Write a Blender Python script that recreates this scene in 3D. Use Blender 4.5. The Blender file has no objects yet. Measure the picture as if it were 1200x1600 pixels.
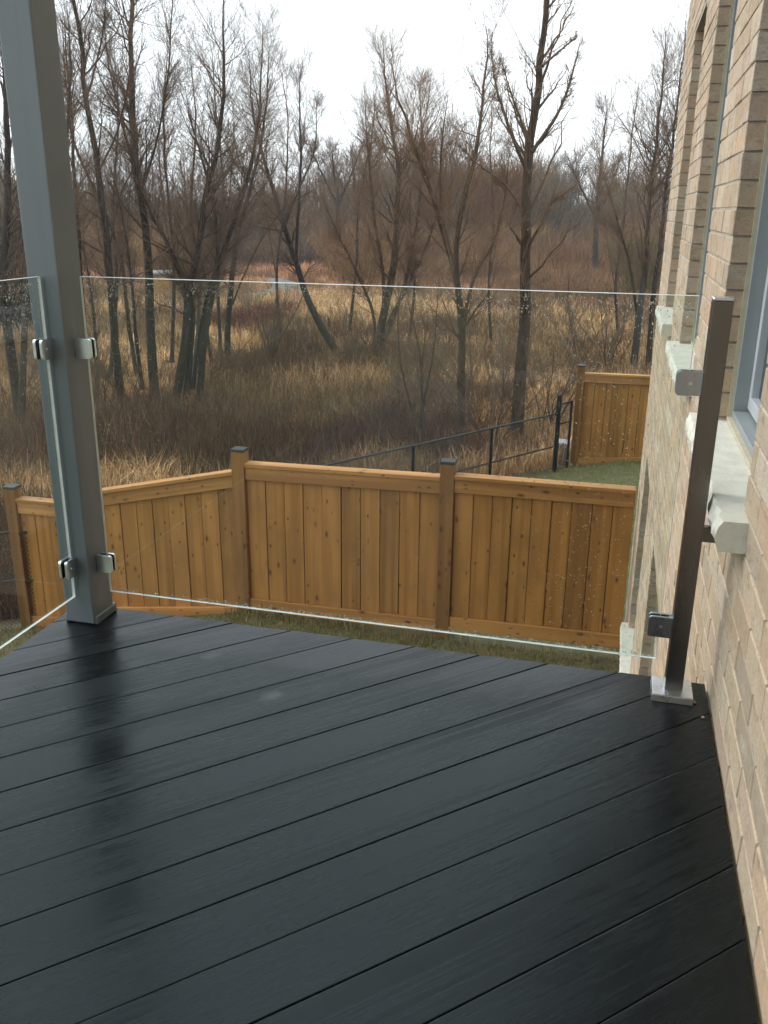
import bpy, bmesh, math, random
import numpy as np
from mathutils import Matrix, Vector

rng = np.random.default_rng(7)
random.seed(7)
scene = bpy.context.scene
COL = scene.collection

# ------------------------------------------------------------------ camera, sky, sun, exposure
EYE = np.array([0.0, 0.0, 1.26])
YAW, PITCH, ROLL, FPX = math.radians(14.416), math.radians(18.763), math.radians(0.591), 1391.6
_f = np.array([-math.sin(YAW) * math.cos(PITCH), math.cos(YAW) * math.cos(PITCH), -math.sin(PITCH)])
_r = np.array([math.cos(YAW), math.sin(YAW), 0.0])
_u = np.cross(_r, _f)
CR = math.cos(ROLL) * _r + math.sin(ROLL) * _u
CU = -math.sin(ROLL) * _r + math.cos(ROLL) * _u
cam_data = bpy.data.cameras.new("camera")
cam = bpy.data.objects.new("camera", cam_data)
COL.objects.link(cam)
cam.matrix_world = Matrix(((CR[0], CU[0], -_f[0], EYE[0]), (CR[1], CU[1], -_f[1], EYE[1]),
                           (CR[2], CU[2], -_f[2], EYE[2]), (0, 0, 0, 1)))
cam_data.sensor_fit = 'VERTICAL'
cam_data.sensor_height = 36.0
cam_data.lens = 36.0 * FPX / 1600.0
cam_data.clip_start = 0.05
cam_data.clip_end = 2000
scene.camera = cam

SUN_EL, SUN_AZ = math.radians(42), math.radians(-78)      # azimuth clockwise from +Y
world = bpy.data.worlds.new("World")
scene.world = world
world.use_nodes = True
wn, wl = world.node_tree.nodes, world.node_tree.links
wn.clear()
sky = wn.new("ShaderNodeTexSky")
sky.sky_type = 'NISHITA'
sky.sun_disc = False
sky.sun_elevation = SUN_EL
sky.sun_rotation = SUN_AZ
sky.air_density, sky.dust_density = 1.0, 3.0
wtc = wn.new("ShaderNodeTexCoord")
wnoise = wn.new("ShaderNodeTexNoise")
wnoise.inputs["Scale"].default_value = 1.6
wnoise.inputs["Detail"].default_value = 5
wramp = wn.new("ShaderNodeValToRGB")
wramp.color_ramp.elements[0].position = 0.30
wramp.color_ramp.elements[0].color = (9.4, 10.6, 11.3, 1)
wramp.color_ramp.elements[1].position = 0.68
wramp.color_ramp.elements[1].color = (12.2, 12.75, 13.1, 1)
wmix = wn.new("ShaderNodeMix")
wmix.data_type = 'RGBA'
wmix.inputs[0].default_value = 0.88
wbg = wn.new("ShaderNodeBackground")
wbg.inputs["Strength"].default_value = 0.1
wout = wn.new("ShaderNodeOutputWorld")
wl.new(wtc.outputs["Generated"], wnoise.inputs["Vector"])
wl.new(wnoise.outputs[0], wramp.inputs[0])
wl.new(sky.outputs[0], wmix.inputs[6])
wl.new(wramp.outputs[0], wmix.inputs[7])
wl.new(wmix.outputs[2], wbg.inputs[0])
wl.new(wbg.outputs[0], wout.inputs[0])

sun_data = bpy.data.lights.new("sun", 'SUN')
sun_data.energy = 1.1
sun_data.angle = math.radians(25)
sun_data.color = (1.0, 0.97, 0.93)
sun = bpy.data.objects.new("sun", sun_data)
COL.objects.link(sun)
_sd = Vector((math.sin(SUN_AZ) * math.cos(SUN_EL), math.cos(SUN_AZ) * math.cos(SUN_EL), math.sin(SUN_EL)))
sun.rotation_euler = _sd.to_track_quat('Z', 'Y').to_euler()

scene.view_settings.view_transform = 'Standard'
scene.view_settings.look = 'None'
scene.view_settings.gamma = 1
scene.view_settings.use_curve_mapping = False
scene.view_settings.exposure = 0.55
scene.render.engine = 'CYCLES'
scene.cycles.use_denoising = True
scene.cycles.max_bounces = 10
scene.cycles.transparent_max_bounces = 24
scene.cycles.caustics_reflective = False
scene.cycles.caustics_refractive = False


# ------------------------------------------------------------------ small helpers
def ray(u, v):
    return ((u - 600) / FPX) * CR + ((800 - v) / FPX) * CU + _f


def at_range(u, v, rng_h):
    """World point seen at photo pixel (u, v), rng_h metres away measured level."""
    d = ray(u, v)
    return EYE + d * (rng_h / math.hypot(d[0], d[1]))


def tag(o, label=None, cat=None, group=None, kind=None):
    if label: o["label"] = label
    if cat: o["category"] = cat
    if group: o["group"] = group
    if kind: o["kind"] = kind
    return o


def empty(name, loc=(0, 0, 0), rz=0.0):
    o = bpy.data.objects.new(name, None)
    o.empty_display_size = 0.1
    COL.objects.link(o)
    o.location = loc
    o.rotation_euler = (0, 0, rz)
    return o


def link_mesh(name, me, mats, parent=None, loc=None):
    for m in (mats if isinstance(mats, (list, tuple)) else [mats]):
        if m.name not in [x.name for x in me.materials if x]:
            me.materials.append(m)
    o = bpy.data.objects.new(name, me)
    COL.objects.link(o)
    if parent is not None:
        o.parent = parent
    if loc is not None:
        o.location = loc
    return o


def bm_obj(name, bm, mats, parent=None, loc=None, smooth=False):
    me = bpy.data.meshes.new(name)
    if smooth:
        for f in bm.faces: f.smooth = True
    bm.normal_update()
    bm.to_mesh(me)
    bm.free()
    return link_mesh(name, me, mats, parent, loc)


def add_box(bm, x0, x1, y0, y1, z0, z1, bevel=0.0, seg=1, mat=0):
    r = bmesh.ops.create_cube(bm, size=1.0)
    vs = r["verts"]
    bmesh.ops.scale(bm, vec=(x1 - x0, y1 - y0, z1 - z0), verts=vs)
    bmesh.ops.translate(bm, vec=((x0 + x1) / 2, (y0 + y1) / 2, (z0 + z1) / 2), verts=vs)
    fs = list({f for v in vs for f in v.link_faces})
    for f in fs: f.material_index = mat
    if bevel > 0:
        es = list({e for v in vs for e in v.link_edges})
        bmesh.ops.bevel(bm, geom=es, offset=bevel, segments=seg, profile=0.6, affect='EDGES')
    return vs


def box(name, b, mats, parent=None, bevel=0.0, seg=1, loc=None):
    bm = bmesh.new()
    add_box(bm, *b, bevel=bevel, seg=seg)
    return bm_obj(name, bm, mats, parent, loc)


def add_bar(bm, p0, p1, r, n=8):
    p0, p1 = Vector(p0), Vector(p1)
    d = p1 - p0
    q = d.to_track_quat('Z', 'Y').to_matrix().to_4x4()
    bmesh.ops.create_cone(bm, cap_ends=True, segments=n, radius1=r, radius2=r, depth=d.length,
                          matrix=Matrix.Translation((p0 + p1) / 2) @ q)


def np_mesh(name, verts, quads=None, tris=None, attr=None, smooth=False):
    """Mesh straight from numpy arrays; attr = {name: float or rgb per vertex}."""
    me = bpy.data.meshes.new(name)
    nq = 0 if quads is None else len(quads)
    nt = 0 if tris is None else len(tris)
    me.vertices.add(len(verts))
    me.vertices.foreach_set("co", np.ascontiguousarray(verts, np.float32).ravel())
    li = []
    if nq: li.append(np.asarray(quads, np.int32).ravel())
    if nt: li.append(np.asarray(tris, np.int32).ravel())
    li = np.concatenate(li)
    me.loops.add(len(li))
    me.loops.foreach_set("vertex_index", li)
    me.polygons.add(nq + nt)
    st = np.concatenate([np.arange(nq) * 4, nq * 4 + np.arange(nt) * 3]).astype(np.int32)
    me.polygons.foreach_set("loop_start", st)
    me.update(calc_edges=True)
    me.polygons.foreach_set("use_smooth", [smooth] * (nq + nt))
    for k, a in (attr or {}).items():
        a = np.asarray(a, np.float32)
        if a.ndim == 1:
            at = me.attributes.new(k, 'FLOAT', 'POINT')
            at.data.foreach_set("value", a)
        else:
            at = me.attributes.new(k, 'FLOAT_COLOR', 'POINT')
            at.data.foreach_set("color", np.hstack([a, np.ones((len(a), 1), np.float32)]).ravel())
    return me


# value noise in numpy for terrain, patches
_G = np.random.default_rng(3).random((64, 64))


def vnoise(x, y, s):
    x = np.asarray(x) / s + 100.0
    y = np.asarray(y) / s + 100.0
    xi, yi = np.floor(x).astype(int), np.floor(y).astype(int)
    fx, fy = x - xi, y - yi
    fx, fy = fx * fx * (3 - 2 * fx), fy * fy * (3 - 2 * fy)
    g = lambda a, b: _G[a % 64, b % 64]
    return (g(xi, yi) * (1 - fx) + g(xi + 1, yi) * fx) * (1 - fy) + (g(xi, yi + 1) * (1 - fx) + g(xi + 1, yi + 1) * fx) * fy


def fbm(x, y, s):
    return (vnoise(x, y, s) * 4 + vnoise(x, y, s / 2.1) * 2 + vnoise(x, y, s / 4.7)) / 7


# ------------------------------------------------------------------ materials
class NT:
    def __init__(self, name):
        self.m = bpy.data.materials.new(name)
        self.m.use_nodes = True
        self.n, self.l = self.m.node_tree.nodes, self.m.node_tree.links
        self.n.clear()
        self.out = self.n.new("ShaderNodeOutputMaterial")

    def new(self, t, **kw):
        nd = self.n.new("ShaderNode" + t)
        for k, v in kw.items():
            if k in nd.inputs: nd.inputs[k].default_value = v
            else: setattr(nd, k, v)
        return nd

    def link(self, a, b): self.l.new(a, b)

    def bsdf(self, **kw):
        b = self.new("BsdfPrincipled", **kw)
        self.link(b.outputs[0], self.out.inputs[0])
        return b

    def coords(self, scale=(1, 1, 1), rnd=False, kind="Object"):
        tc = self.new("TexCoord")
        mp = self.new("Mapping")
        mp.inputs["Scale"].default_value = scale
        self.link(tc.outputs[kind], mp.inputs[0])
        if rnd:
            oi = self.new("ObjectInfo")
            cb = self.new("CombineXYZ")
            mu = self.new("Math", operation='MULTIPLY')
            mu.inputs[1].default_value = 37.0
            self.link(oi.outputs["Random"], mu.inputs[0])
            for i in range(3): self.link(mu.outputs[0], cb.inputs[i])
            self.link(cb.outputs[0], mp.inputs["Location"])
        return mp.outputs[0]

    def noise(self, vec, scale, detail=4, rough=0.55):
        nd = self.new("TexNoise")
        nd.inputs["Scale"].default_value = scale
        nd.inputs["Detail"].default_value = detail
        nd.inputs["Roughness"].default_value = rough
        if vec is not None: self.link(vec, nd.inputs["Vector"])
        return nd.outputs[0]

    def ramp(self, fac, stops):
        r = self.new("ValToRGB")
        e = r.color_ramp.elements
        while len(e) < len(stops): e.new(0.5)
        for i, (p, c) in enumerate(stops):
            e[i].position = p
            e[i].color = (c, c, c, 1) if isinstance(c, (int, float)) else (*c, 1)
        self.link(fac, r.inputs[0])
        return r.outputs[0]

    def mix(self, fac, a, b, blend='MIX'):
        m = self.new("Mix", data_type='RGBA', blend_type=blend)
        for sock, v in ((m.inputs[0], fac), (m.inputs[6], a), (m.inputs[7], b)):
            if isinstance(v, bpy.types.NodeSocket): self.link(v, sock)
            elif isinstance(v, (int, float)): sock.default_value = v
            else: sock.default_value = (*v, 1) if len(v) == 3 else v
        return m.outputs[2]

    def bump(self, h, strength, dist=0.01):
        b = self.new("Bump")
        b.inputs["Strength"].default_value = strength
        b.inputs["Distance"].default_value = dist
        self.link(h, b.inputs["Height"])
        return b.outputs[0]

    def attr(self, name, out="Color"):
        a = self.new("Attribute", attribute_name=name)
        return a.outputs[out]


def mat_plain(name, col, rough=0.5, metal=0.0, var=0.12, nscale=6.0, bump=0.0, bscale=60):
    t = NT(name)
    v = t.coords()
    n = t.noise(v, nscale, 5)
    c = t.mix(t.ramp(n, [(0.3, 0.0), (0.7, 1.0)]), tuple(x * (1 - var) for x in col), tuple(min(1, x * (1 + var)) for x in col))
    b = t.bsdf(Roughness=rough, Metallic=metal)
    t.link(c, b.inputs["Base Color"])
    if bump: t.link(t.bump(t.noise(v, bscale, 4), bump, 0.004), b.inputs["Normal"])
    return t.m


def mat_deck():
    t = NT("wet_black_deck_board")
    g1 = t.noise(t.coords((1.6, 26, 26), rnd=True), 6.0, 6, 0.6)
    g2 = t.noise(t.coords((1.6, 26, 26), rnd=True), 1.3, 4, 0.5)
    streak = t.noise(t.coords((0.9, 75, 20), rnd=True), 1.0, 6, 0.7)
    band = t.noise(t.coords((0.35, 7, 7), rnd=True), 1.0, 3, 0.5)
    wet = t.noise(t.coords((1.1, 2.4, 2.4), rnd=True), 1.6, 5, 0.6)
    oi = t.new("ObjectInfo")
    c = t.mix(g2, (0.0022, 0.0034, 0.0040), (0.0055, 0.0080, 0.0092))
    c = t.mix(t.ramp(wet, [(0.54, 0.0), (0.75, 0.5)]), c, (0.010, 0.0145, 0.0165))
    c = t.mix(0.3, c, t.ramp(oi.outputs["Random"], [(0, (0.002, 0.0032, 0.0038)), (1, (0.007, 0.0098, 0.0112))]))
    sel = t.new("Math", operation='MULTIPLY')
    t.link(t.ramp(streak, [(0.46, 1.0), (0.60, 0.0)]), sel.inputs[0])
    t.link(t.ramp(band, [(0.50, 0.05), (0.66, 0.6)]), sel.inputs[1])
    c = t.mix(sel.outputs[0], c, (0.0012, 0.0015, 0.0017))
    vo = t.new("TexVoronoi"); vo.inputs["Scale"].default_value = 3.2
    t.link(t.coords((1, 1.6, 1), rnd=True), vo.inputs["Vector"])
    jag = t.mix(0.10, vo.outputs["Distance"], t.noise(t.coords((30, 60, 30), rnd=True), 1.0, 4))
    pk = t.new("SeparateColor"); t.link(vo.outputs["Color"], pk.inputs[0])
    sp = t.new("Math", operation='MULTIPLY')
    t.link(t.ramp(jag, [(0.10, 0.6), (0.18, 0.0)]), sp.inputs[0])
    t.link(t.ramp(pk.outputs[1], [(0.68, 0.0), (0.70, 1.0)]), sp.inputs[1])
    c = t.mix(sp.outputs[0], c, (0.075, 0.088, 0.092))
    b = t.bsdf(IOR=1.38)
    b.inputs["Specular Tint"].default_value = (0.80, 0.95, 1.0, 1)
    t.link(c, b.inputs["Base Color"])
    rgh = t.ramp(t.mix(0.45, wet, g1), [(0.34, 0.11), (0.50, 0.24), (0.70, 0.45)])
    rgh = t.mix(sel.outputs[0], rgh, (0.55, 0.55, 0.55))
    t.link(rgh, b.inputs["Roughness"])
    h = t.mix(0.5, g1, streak)
    t.link(t.bump(h, 0.20, 0.0020), b.inputs["Normal"])
    return t.m


def mat_cedar(name, base=(0.43, 0.190, 0.043), along=2, knots=0.0):
    t = NT(name)
    def sc(across, al):
        v = [across] * 3
        v[along] = al
        return tuple(v)
    g = t.noise(t.coords(sc(34, 1.2), rnd=True), 1.0, 6, 0.65)         # fine grain
    strip = t.noise(t.coords(sc(13, 0.30), rnd=True), 1.0, 2, 0.4)     # heart / sap strips
    blot = t.noise(t.coords(sc(3.0, 1.6), rnd=True), 1.0, 5, 0.6)      # uneven stain
    oi = t.new("ObjectInfo")
    b1 = np.array(base)
    c = t.mix(t.ramp(g, [(0.30, 0), (0.70, 1)]), tuple(b1 * 0.66), tuple(b1 * 1.18))
    c = t.mix(t.ramp(strip, [(0.48, 0.0), (0.56, 0.75)]), c, tuple(b1 * np.array([1.4, 1.5, 1.75])))
    c = t.mix(t.ramp(strip, [(0.38, 0.75), (0.45, 0.0)]), c, tuple(b1 * np.array([0.55, 0.50, 0.52])))
    c = t.mix(t.ramp(blot, [(0.45, 0.0), (0.68, 0.8)]), c, tuple(b1 * np.array([0.55, 0.60, 0.75])))
    tone = t.ramp(oi.outputs["Random"], [(0, tuple(b1 * 0.58)), (0.5, tuple(b1 * np.array([1.0, 0.95, 0.85]))), (1, tuple(b1 * np.array([1.2, 1.22, 1.3])))])
    c = t.mix(0.5, c, tone)
    for (ac, al, thr, r0, r1, seed) in ((9.0, 4.2, 0.60 - knots, 0.06, 0.17, 0.0), (17.0, 9.0, 0.72 - knots, 0.08, 0.20, 5.3)):
        v = t.coords(sc(ac, al), rnd=True)
        if seed:
            mp = t.new("Mapping"); mp.inputs["Location"].default_value = (seed, seed * 2, seed * 3)
            t.link(v, mp.inputs[0]); v = mp.outputs[0]
        vo = t.new("TexVoronoi", feature='F1')
        vo.inputs["Scale"].default_value = 1.0
        t.link(v, vo.inputs["Vector"])
        dist = t.mix(0.12, vo.outputs["Distance"], g)
        pick = t.new("SeparateColor")
        t.link(vo.outputs["Color"], pick.inputs[0])
        km = t.new("Math", operation='MULTIPLY')
        t.link(t.ramp(dist, [(r0 + 0.05, 1.0), (r0 + 0.09, 0.6), (r1 + 0.08, 0.0)]), km.inputs[0])
        t.link(t.ramp(pick.outputs[0], [(thr, 0.0), (thr + 0.04, 0.9)]), km.inputs[1])
        c = t.mix(km.outputs[0], c, (0.060, 0.025, 0.010))
    b = t.bsdf(Roughness=0.6)
    t.link(c, b.inputs["Base Color"])
    t.link(t.bump(g, 0.3, 0.004), b.inputs["Normal"])
    return t.m


def mat_brick():
    t = NT("buff_brick")
    v = t.coords()
    c = t.attr("tint")
    sm = t.noise(t.coords((9, 9, 14)), 1.0, 5, 0.6)
    c = t.mix(t.ramp(sm, [(0.54, 0.0), (0.68, 0.5)]), c, (0.66, 0.59, 0.51))
    st = t.noise(t.coords((16, 16, 30)), 1.0, 5, 0.7)
    c = t.mix(t.ramp(st, [(0.53, 0.0), (0.70, 0.6)]), c, (0.19, 0.155, 0.125))
    c = t.mix(t.ramp(t.noise(v, 160, 3), [(0.35, 0.35), (0.6, 0.0)]), c, (0.30, 0.24, 0.17))
    b = t.bsdf(Roughness=0.85)
    t.link(c, b.inputs["Base Color"])
    h = t.mix(0.5, t.noise(v, 55, 5), t.noise(t.coords((20, 20, 45)), 1.0, 5))
    t.link(t.bump(h, 0.55, 0.009), b.inputs["Normal"])
    return t.m


def mat_far_brick():
    t = NT("far_brickwork")
    v = t.coords()
    sep = t.new("SeparateXYZ"); t.link(v, sep.inputs[0])
    ad = t.new("Math", operation='ADD'); t.link(sep.outputs[0], ad.inputs[0]); t.link(sep.outputs[1], ad.inputs[1])
    cb = t.new("CombineXYZ"); t.link(ad.outputs[0], cb.inputs[0]); t.link(sep.outputs[2], cb.inputs[1])
    bt = t.new("TexBrick")
    bt.inputs["Scale"].default_value = 1.0
    bt.inputs["Brick Width"].default_value = 0.25
    bt.inputs["Row Height"].default_value = 0.086
    bt.inputs["Mortar Size"].default_value = 0.005
    bt.inputs["Color1"].default_value = (0.44, 0.33, 0.22, 1)
    bt.inputs["Color2"].default_value = (0.34, 0.25, 0.17, 1)
    bt.inputs["Mortar"].default_value = (0.40, 0.36, 0.30, 1)
    t.link(cb.outputs[0], bt.inputs["Vector"])
    b = t.bsdf(Roughness=0.85)
    t.link(bt.outputs[0], b.inputs["Base Color"])
    return t.m


def mat_glass_thin(name, tint, refl=1.0):
    t = NT(name)
    tr = t.new("BsdfTransparent"); tr.inputs[0].default_value = (*tint, 1)
    gl = t.new("BsdfGlossy"); gl.inputs["Roughness"].default_value = 0.01
    lw = t.new("LayerWeight"); lw.inputs[0].default_value = 0.5
    pw = t.new("Math", operation='POWER'); pw.inputs[1].default_value = 5.0
    t.link(lw.outputs["Facing"], pw.inputs[0])
    mu = t.new("Math", operation='MULTIPLY_ADD'); mu.inputs[1].default_value = 0.96 * refl; mu.inputs[2].default_value = 0.04 * refl
    t.link(pw.outputs[0], mu.inputs[0])
    mx = t.new("MixShader")
    t.link(mu.outputs[0], mx.inputs[0]); t.link(tr.outputs[0], mx.inputs[1]); t.link(gl.outputs[0], mx.inputs[2])
    t.link(mx.outputs[0], t.out.inputs[0])
    return t.m


def mat_water_drop():
    t = NT("rain_water")
    g = t.new("BsdfGlass"); g.inputs["IOR"].default_value = 1.33; g.inputs["Roughness"].default_value = 0.02
    t.link(g.outputs[0], t.out.inputs[0])
    return t.m


def mat_bark(name, dark, thin):
    t = NT(name)
    f = t.attr("thick", "Fac")
    v = t.coords((5, 5, 1.5))
    n = t.noise(v, 3.0, 5, 0.65)
    bark = t.mix(t.ramp(n, [(0.3, 0), (0.7, 1)]), tuple(x * 0.6 for x in dark), tuple(x * 1.5 for x in dark))
    moss = t.noise(t.coords((1.2, 1.2, 0.5)), 1.0, 4)
    bark = t.mix(t.ramp(moss, [(0.55, 0), (0.75, 0.5)]), bark, (0.075, 0.055, 0.028))
    c = t.mix(f, thin, bark)
    b = t.bsdf(Roughness=0.8)
    t.link(c, b.inputs["Base Color"])
    t.link(t.bump(n, 0.6, 0.02), b.inputs["Normal"])
    return t.m


def mat_attr(name, rough=0.8, trans=0.0):
    t = NT(name)
    b = t.bsdf(Roughness=rough)
    b.inputs["Specular IOR Level"].default_value = 0.2
    t.link(t.attr("tint"), b.inputs["Base Color"])
    return t.m


def mat_ground():
    t = NT("marsh_ground")
    v = t.coords()
    lawn = t.attr("lawn", "Fac")
    n1 = t.noise(v, 0.35, 6, 0.6)
    n2 = t.noise(v, 5.0, 6, 0.7)
    n3 = t.noise(v, 40, 4, 0.7)
    f = t.mix(t.ramp(n1, [(0.38, 0), (0.62, 1)]), (0.085, 0.055, 0.030), (0.22, 0.14, 0.068))
    f = t.mix(t.ramp(n2, [(0.4, 0), (0.7, 0.7)]), f, (0.23, 0.165, 0.085))
    g = t.mix(t.ramp(n2, [(0.35, 0), (0.7, 1)]), (0.11, 0.12, 0.045), (0.22, 0.19, 0.085))
    g = t.mix(t.ramp(n3, [(0.4, 0), (0.7, 0.6)]), g, (0.05, 0.04, 0.02))
    c = t.mix(lawn, f, g)
    b = t.bsdf(Roughness=0.9)
    t.link(c, b.inputs["Base Color"])
    t.link(t.bump(n3, 0.8, 0.03), b.inputs["Normal"])
    return t.m


def mat_sill():
    t = NT("cast_stone_sill")
    v = t.coords()
    n = t.noise(v, 14, 6, 0.6)
    c = t.mix(t.ramp(n, [(0.35, 0), (0.7, 1)]), (0.60, 0.59, 0.50), (0.73, 0.72, 0.62))
    c = t.mix(t.ramp(t.noise(v, 5, 5), [(0.55, 0), (0.8, 0.5)]), c, (0.38, 0.37, 0.29))
    b = t.bsdf(Roughness=0.8)
    t.link(c, b.inputs["Base Color"])
    t.link(t.bump(t.noise(v, 60, 6), 0.6, 0.004), b.inputs["Normal"])
    return t.m


def mat_column():
    t = NT("grey_powder_coat")
    v = t.coords()
    n = t.noise(v, 3.0, 5)
    c = t.mix(n, (0.135, 0.165, 0.18), (0.18, 0.21, 0.225))
    st = t.noise(t.coords((40, 40, 0.8)), 1.0, 4)
    c = t.mix(t.ramp(st, [(0.55, 0), (0.8, 0.35)]), c, (0.10, 0.125, 0.14))
    b = t.bsdf(Roughness=0.33)
    t.link(c, b.inputs["Base Color"])
    dr = t.new("TexVoronoi"); dr.inputs["Scale"].default_value = 260
    t.link(v, dr.inputs["Vector"])
    h = t.ramp(dr.outputs["Distance"], [(0.0, 1.0), (0.28, 0.0)])
    t.link(t.bump(h, 0.25, 0.001), b.inputs["Normal"])
    return t.m


def mat_steel(name, col=(0.62, 0.63, 0.64), rough=0.28):
    t = NT(name)
    v = t.coords((14, 14, 2.5))
    n = t.noise(v, 1.0, 3)
    b = t.bsdf(Metallic=1.0)
    b.inputs["Base Color"].default_value = (*col, 1)
    t.link(t.ramp(n, [(0.3, rough * 0.75), (0.7, rough * 1.35)]), b.inputs["Roughness"])
    return t.m


M_DECK = mat_deck()
M_CEDAR = mat_cedar("stained_cedar_board", along=2)
M_CEDAR_X = mat_cedar("stained_cedar_rail", base=(0.50, 0.230, 0.062), along=0, knots=0.25)
M_CEDAR_POST = mat_cedar("stained_cedar_post", base=(0.28, 0.125, 0.032), along=2)
M_BRICK = mat_brick()
M_FARBRICK = mat_far_brick()
M_MORTAR = mat_plain("grey_mortar", (0.40, 0.355, 0.295), 0.95, var=0.2, nscale=20, bump=0.4)
M_GLASS = mat_glass_thin("railing_glass", (0.935, 0.965, 0.95), 0.75)
M_GEDGE = mat_plain("polished_glass_edge", (0.82, 0.87, 0.85), 0.25, var=0.1, nscale=30)
M_DROP = mat_water_drop()
M_COLUMN = mat_column()
M_STEEL = mat_steel("brushed_stainless", (0.78, 0.82, 0.86), 0.28)
M_BRONZE = mat_steel("dark_bronze_tube", (0.19, 0.182, 0.172), 0.30)
M_CLAMP = mat_steel("reflection_tinted_steel", (0.44, 0.49, 0.54), 0.30)  # darker steel copy; blue-grey reflection on the post clamps put into its colour
M_RUBBER = mat_plain("black_rubber", (0.012, 0.012, 0.012), 0.6)
M_SILL = mat_sill()
M_FRAME = mat_plain("grey_window_vinyl", (0.27, 0.30, 0.305), 0.4, var=0.05)
M_FRAME_L = mat_plain("pale_grey_vinyl", (0.50, 0.53, 0.56), 0.4, var=0.05)
M_CAULK = mat_plain("beige_caulk", (0.52, 0.46, 0.33), 0.7, var=0.1, nscale=30)
M_PANE = mat_plain("dark_window_pane", (0.02, 0.024, 0.026), 0.04, var=0.05)
M_BLACK = mat_plain("black_metal", (0.012, 0.013, 0.015), 0.4, var=0.1)
M_BOX = mat_plain("grey_utility_paint", (0.22, 0.25, 0.25), 0.5)
M_SIDING = mat_plain("blue_grey_siding", (0.10, 0.115, 0.13), 0.7, var=0.05)  # unseen rear wing's colour, darkened to thin the reflected veil on the glass
M_ROOF = mat_plain("dark_shingle", (0.06, 0.055, 0.05), 0.9, var=0.25, nscale=20)
M_GROUND = mat_ground()
M_BLADE = mat_attr("dry_grass_blade")
M_LEAF = mat_attr("far_twig")
M_BARK = mat_bark("wet_dark_bark", (0.026, 0.020, 0.015), (0.150, 0.098, 0.062))
M_BARK_G = mat_bark("grey_brown_bark", (0.034, 0.026, 0.019), (0.175, 0.112, 0.068))
M_BARK_T = mat_bark("tan_bark", (0.055, 0.036, 0.021), (0.20, 0.120, 0.065))


# ------------------------------------------------------------------ ground
CH_A, CH_B = np.array([-0.93, 16.6]), np.array([-6.6, 8.3])     # chain link fence line, yard edge
CH_N = np.array([-0.826, 0.564])                               # points out into the marsh


def marsh_s(x, y):
    return (np.asarray(x) - CH_A[0]) * CH_N[0] + (np.asarray(y) - CH_A[1]) * CH_N[1]


def ground_z(x, y):
    x, y = np.asarray(x, float), np.asarray(y, float)
    s = marsh_s(x, y)
    sp = np.maximum(s, 0)
    lat = np.clip(0.2 * (-3.6 - x), 0, 0.62) * np.exp(-sp / 6)
    z = -2.93 - lat - 0.062 * np.clip(y - 8.5, 0, 8.5) + 0.18 * np.clip(x + 0.6, 0, 1.2) * np.clip((y - 12) / 5, 0, 1)
    z = z - 0.95 * (1 - np.exp(-sp / 5)) - 0.007 * np.minimum(sp, 90)
    return z + (fbm(x, y, 5.0) - 0.5) * (0.08 + 0.35 * np.clip(sp / 6, 0, 1))


def build_ground():
    na, nr = 260, 170
    rr = np.concatenate([[0.0], np.geomspace(0.8, 420, nr - 1)])
    aa = np.linspace(0, 2 * math.pi, na, endpoint=False)
    R, A = np.meshgrid(rr, aa, indexing='ij')
    X, Y = R * np.sin(A), R * np.cos(A)
    Z = ground_z(X, Y)
    far = np.clip((R - 150) / 150, 0, 1)
    Z = Z * (1 - far) + (-5.0) * far
    V = np.stack([X, Y, Z], -1).reshape(-1, 3)
    i, j = np.meshgrid(np.arange(nr - 1), np.arange(na), indexing='ij')
    q = np.stack([i * na + j, (i + 1) * na + j, (i + 1) * na + (j + 1) % na, i * na + (j + 1) % na], -1).reshape(-1, 4)
    q = q[:, ::-1]
    lawn = (1 - np.clip(marsh_s(X, Y) / 0.8 + 0.5, 0, 1)).ravel()
    me = np_mesh("ground", V, quads=q, attr={"lawn": lawn})
    me.polygons.foreach_set("use_smooth", [True] * len(me.polygons))
    o = link_mesh("ground", me, M_GROUND)
    tag(o, kind='structure')


build_ground()


# ------------------------------------------------------------------ deck
WALL_X = 0.335
DECK = dict(x0=-1.665, x1=0.326, y0=-2.25, y1=2.388)


def clip_poly(P, a, b, c):
    out = []
    for k in range(len(P)):
        p, q = P[k], P[(k + 1) % len(P)]
        dp, dq = a * p[0] + b * p[1] - c, a * q[0] + b * q[1] - c
        if dp <= 0: out.append(p)
        if dp * dq < 0:
            t = dp / (dp - dq)
            out.append((p[0] + t * (q[0] - p[0]), p[1] + t * (q[1] - p[1])))
    return out


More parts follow.
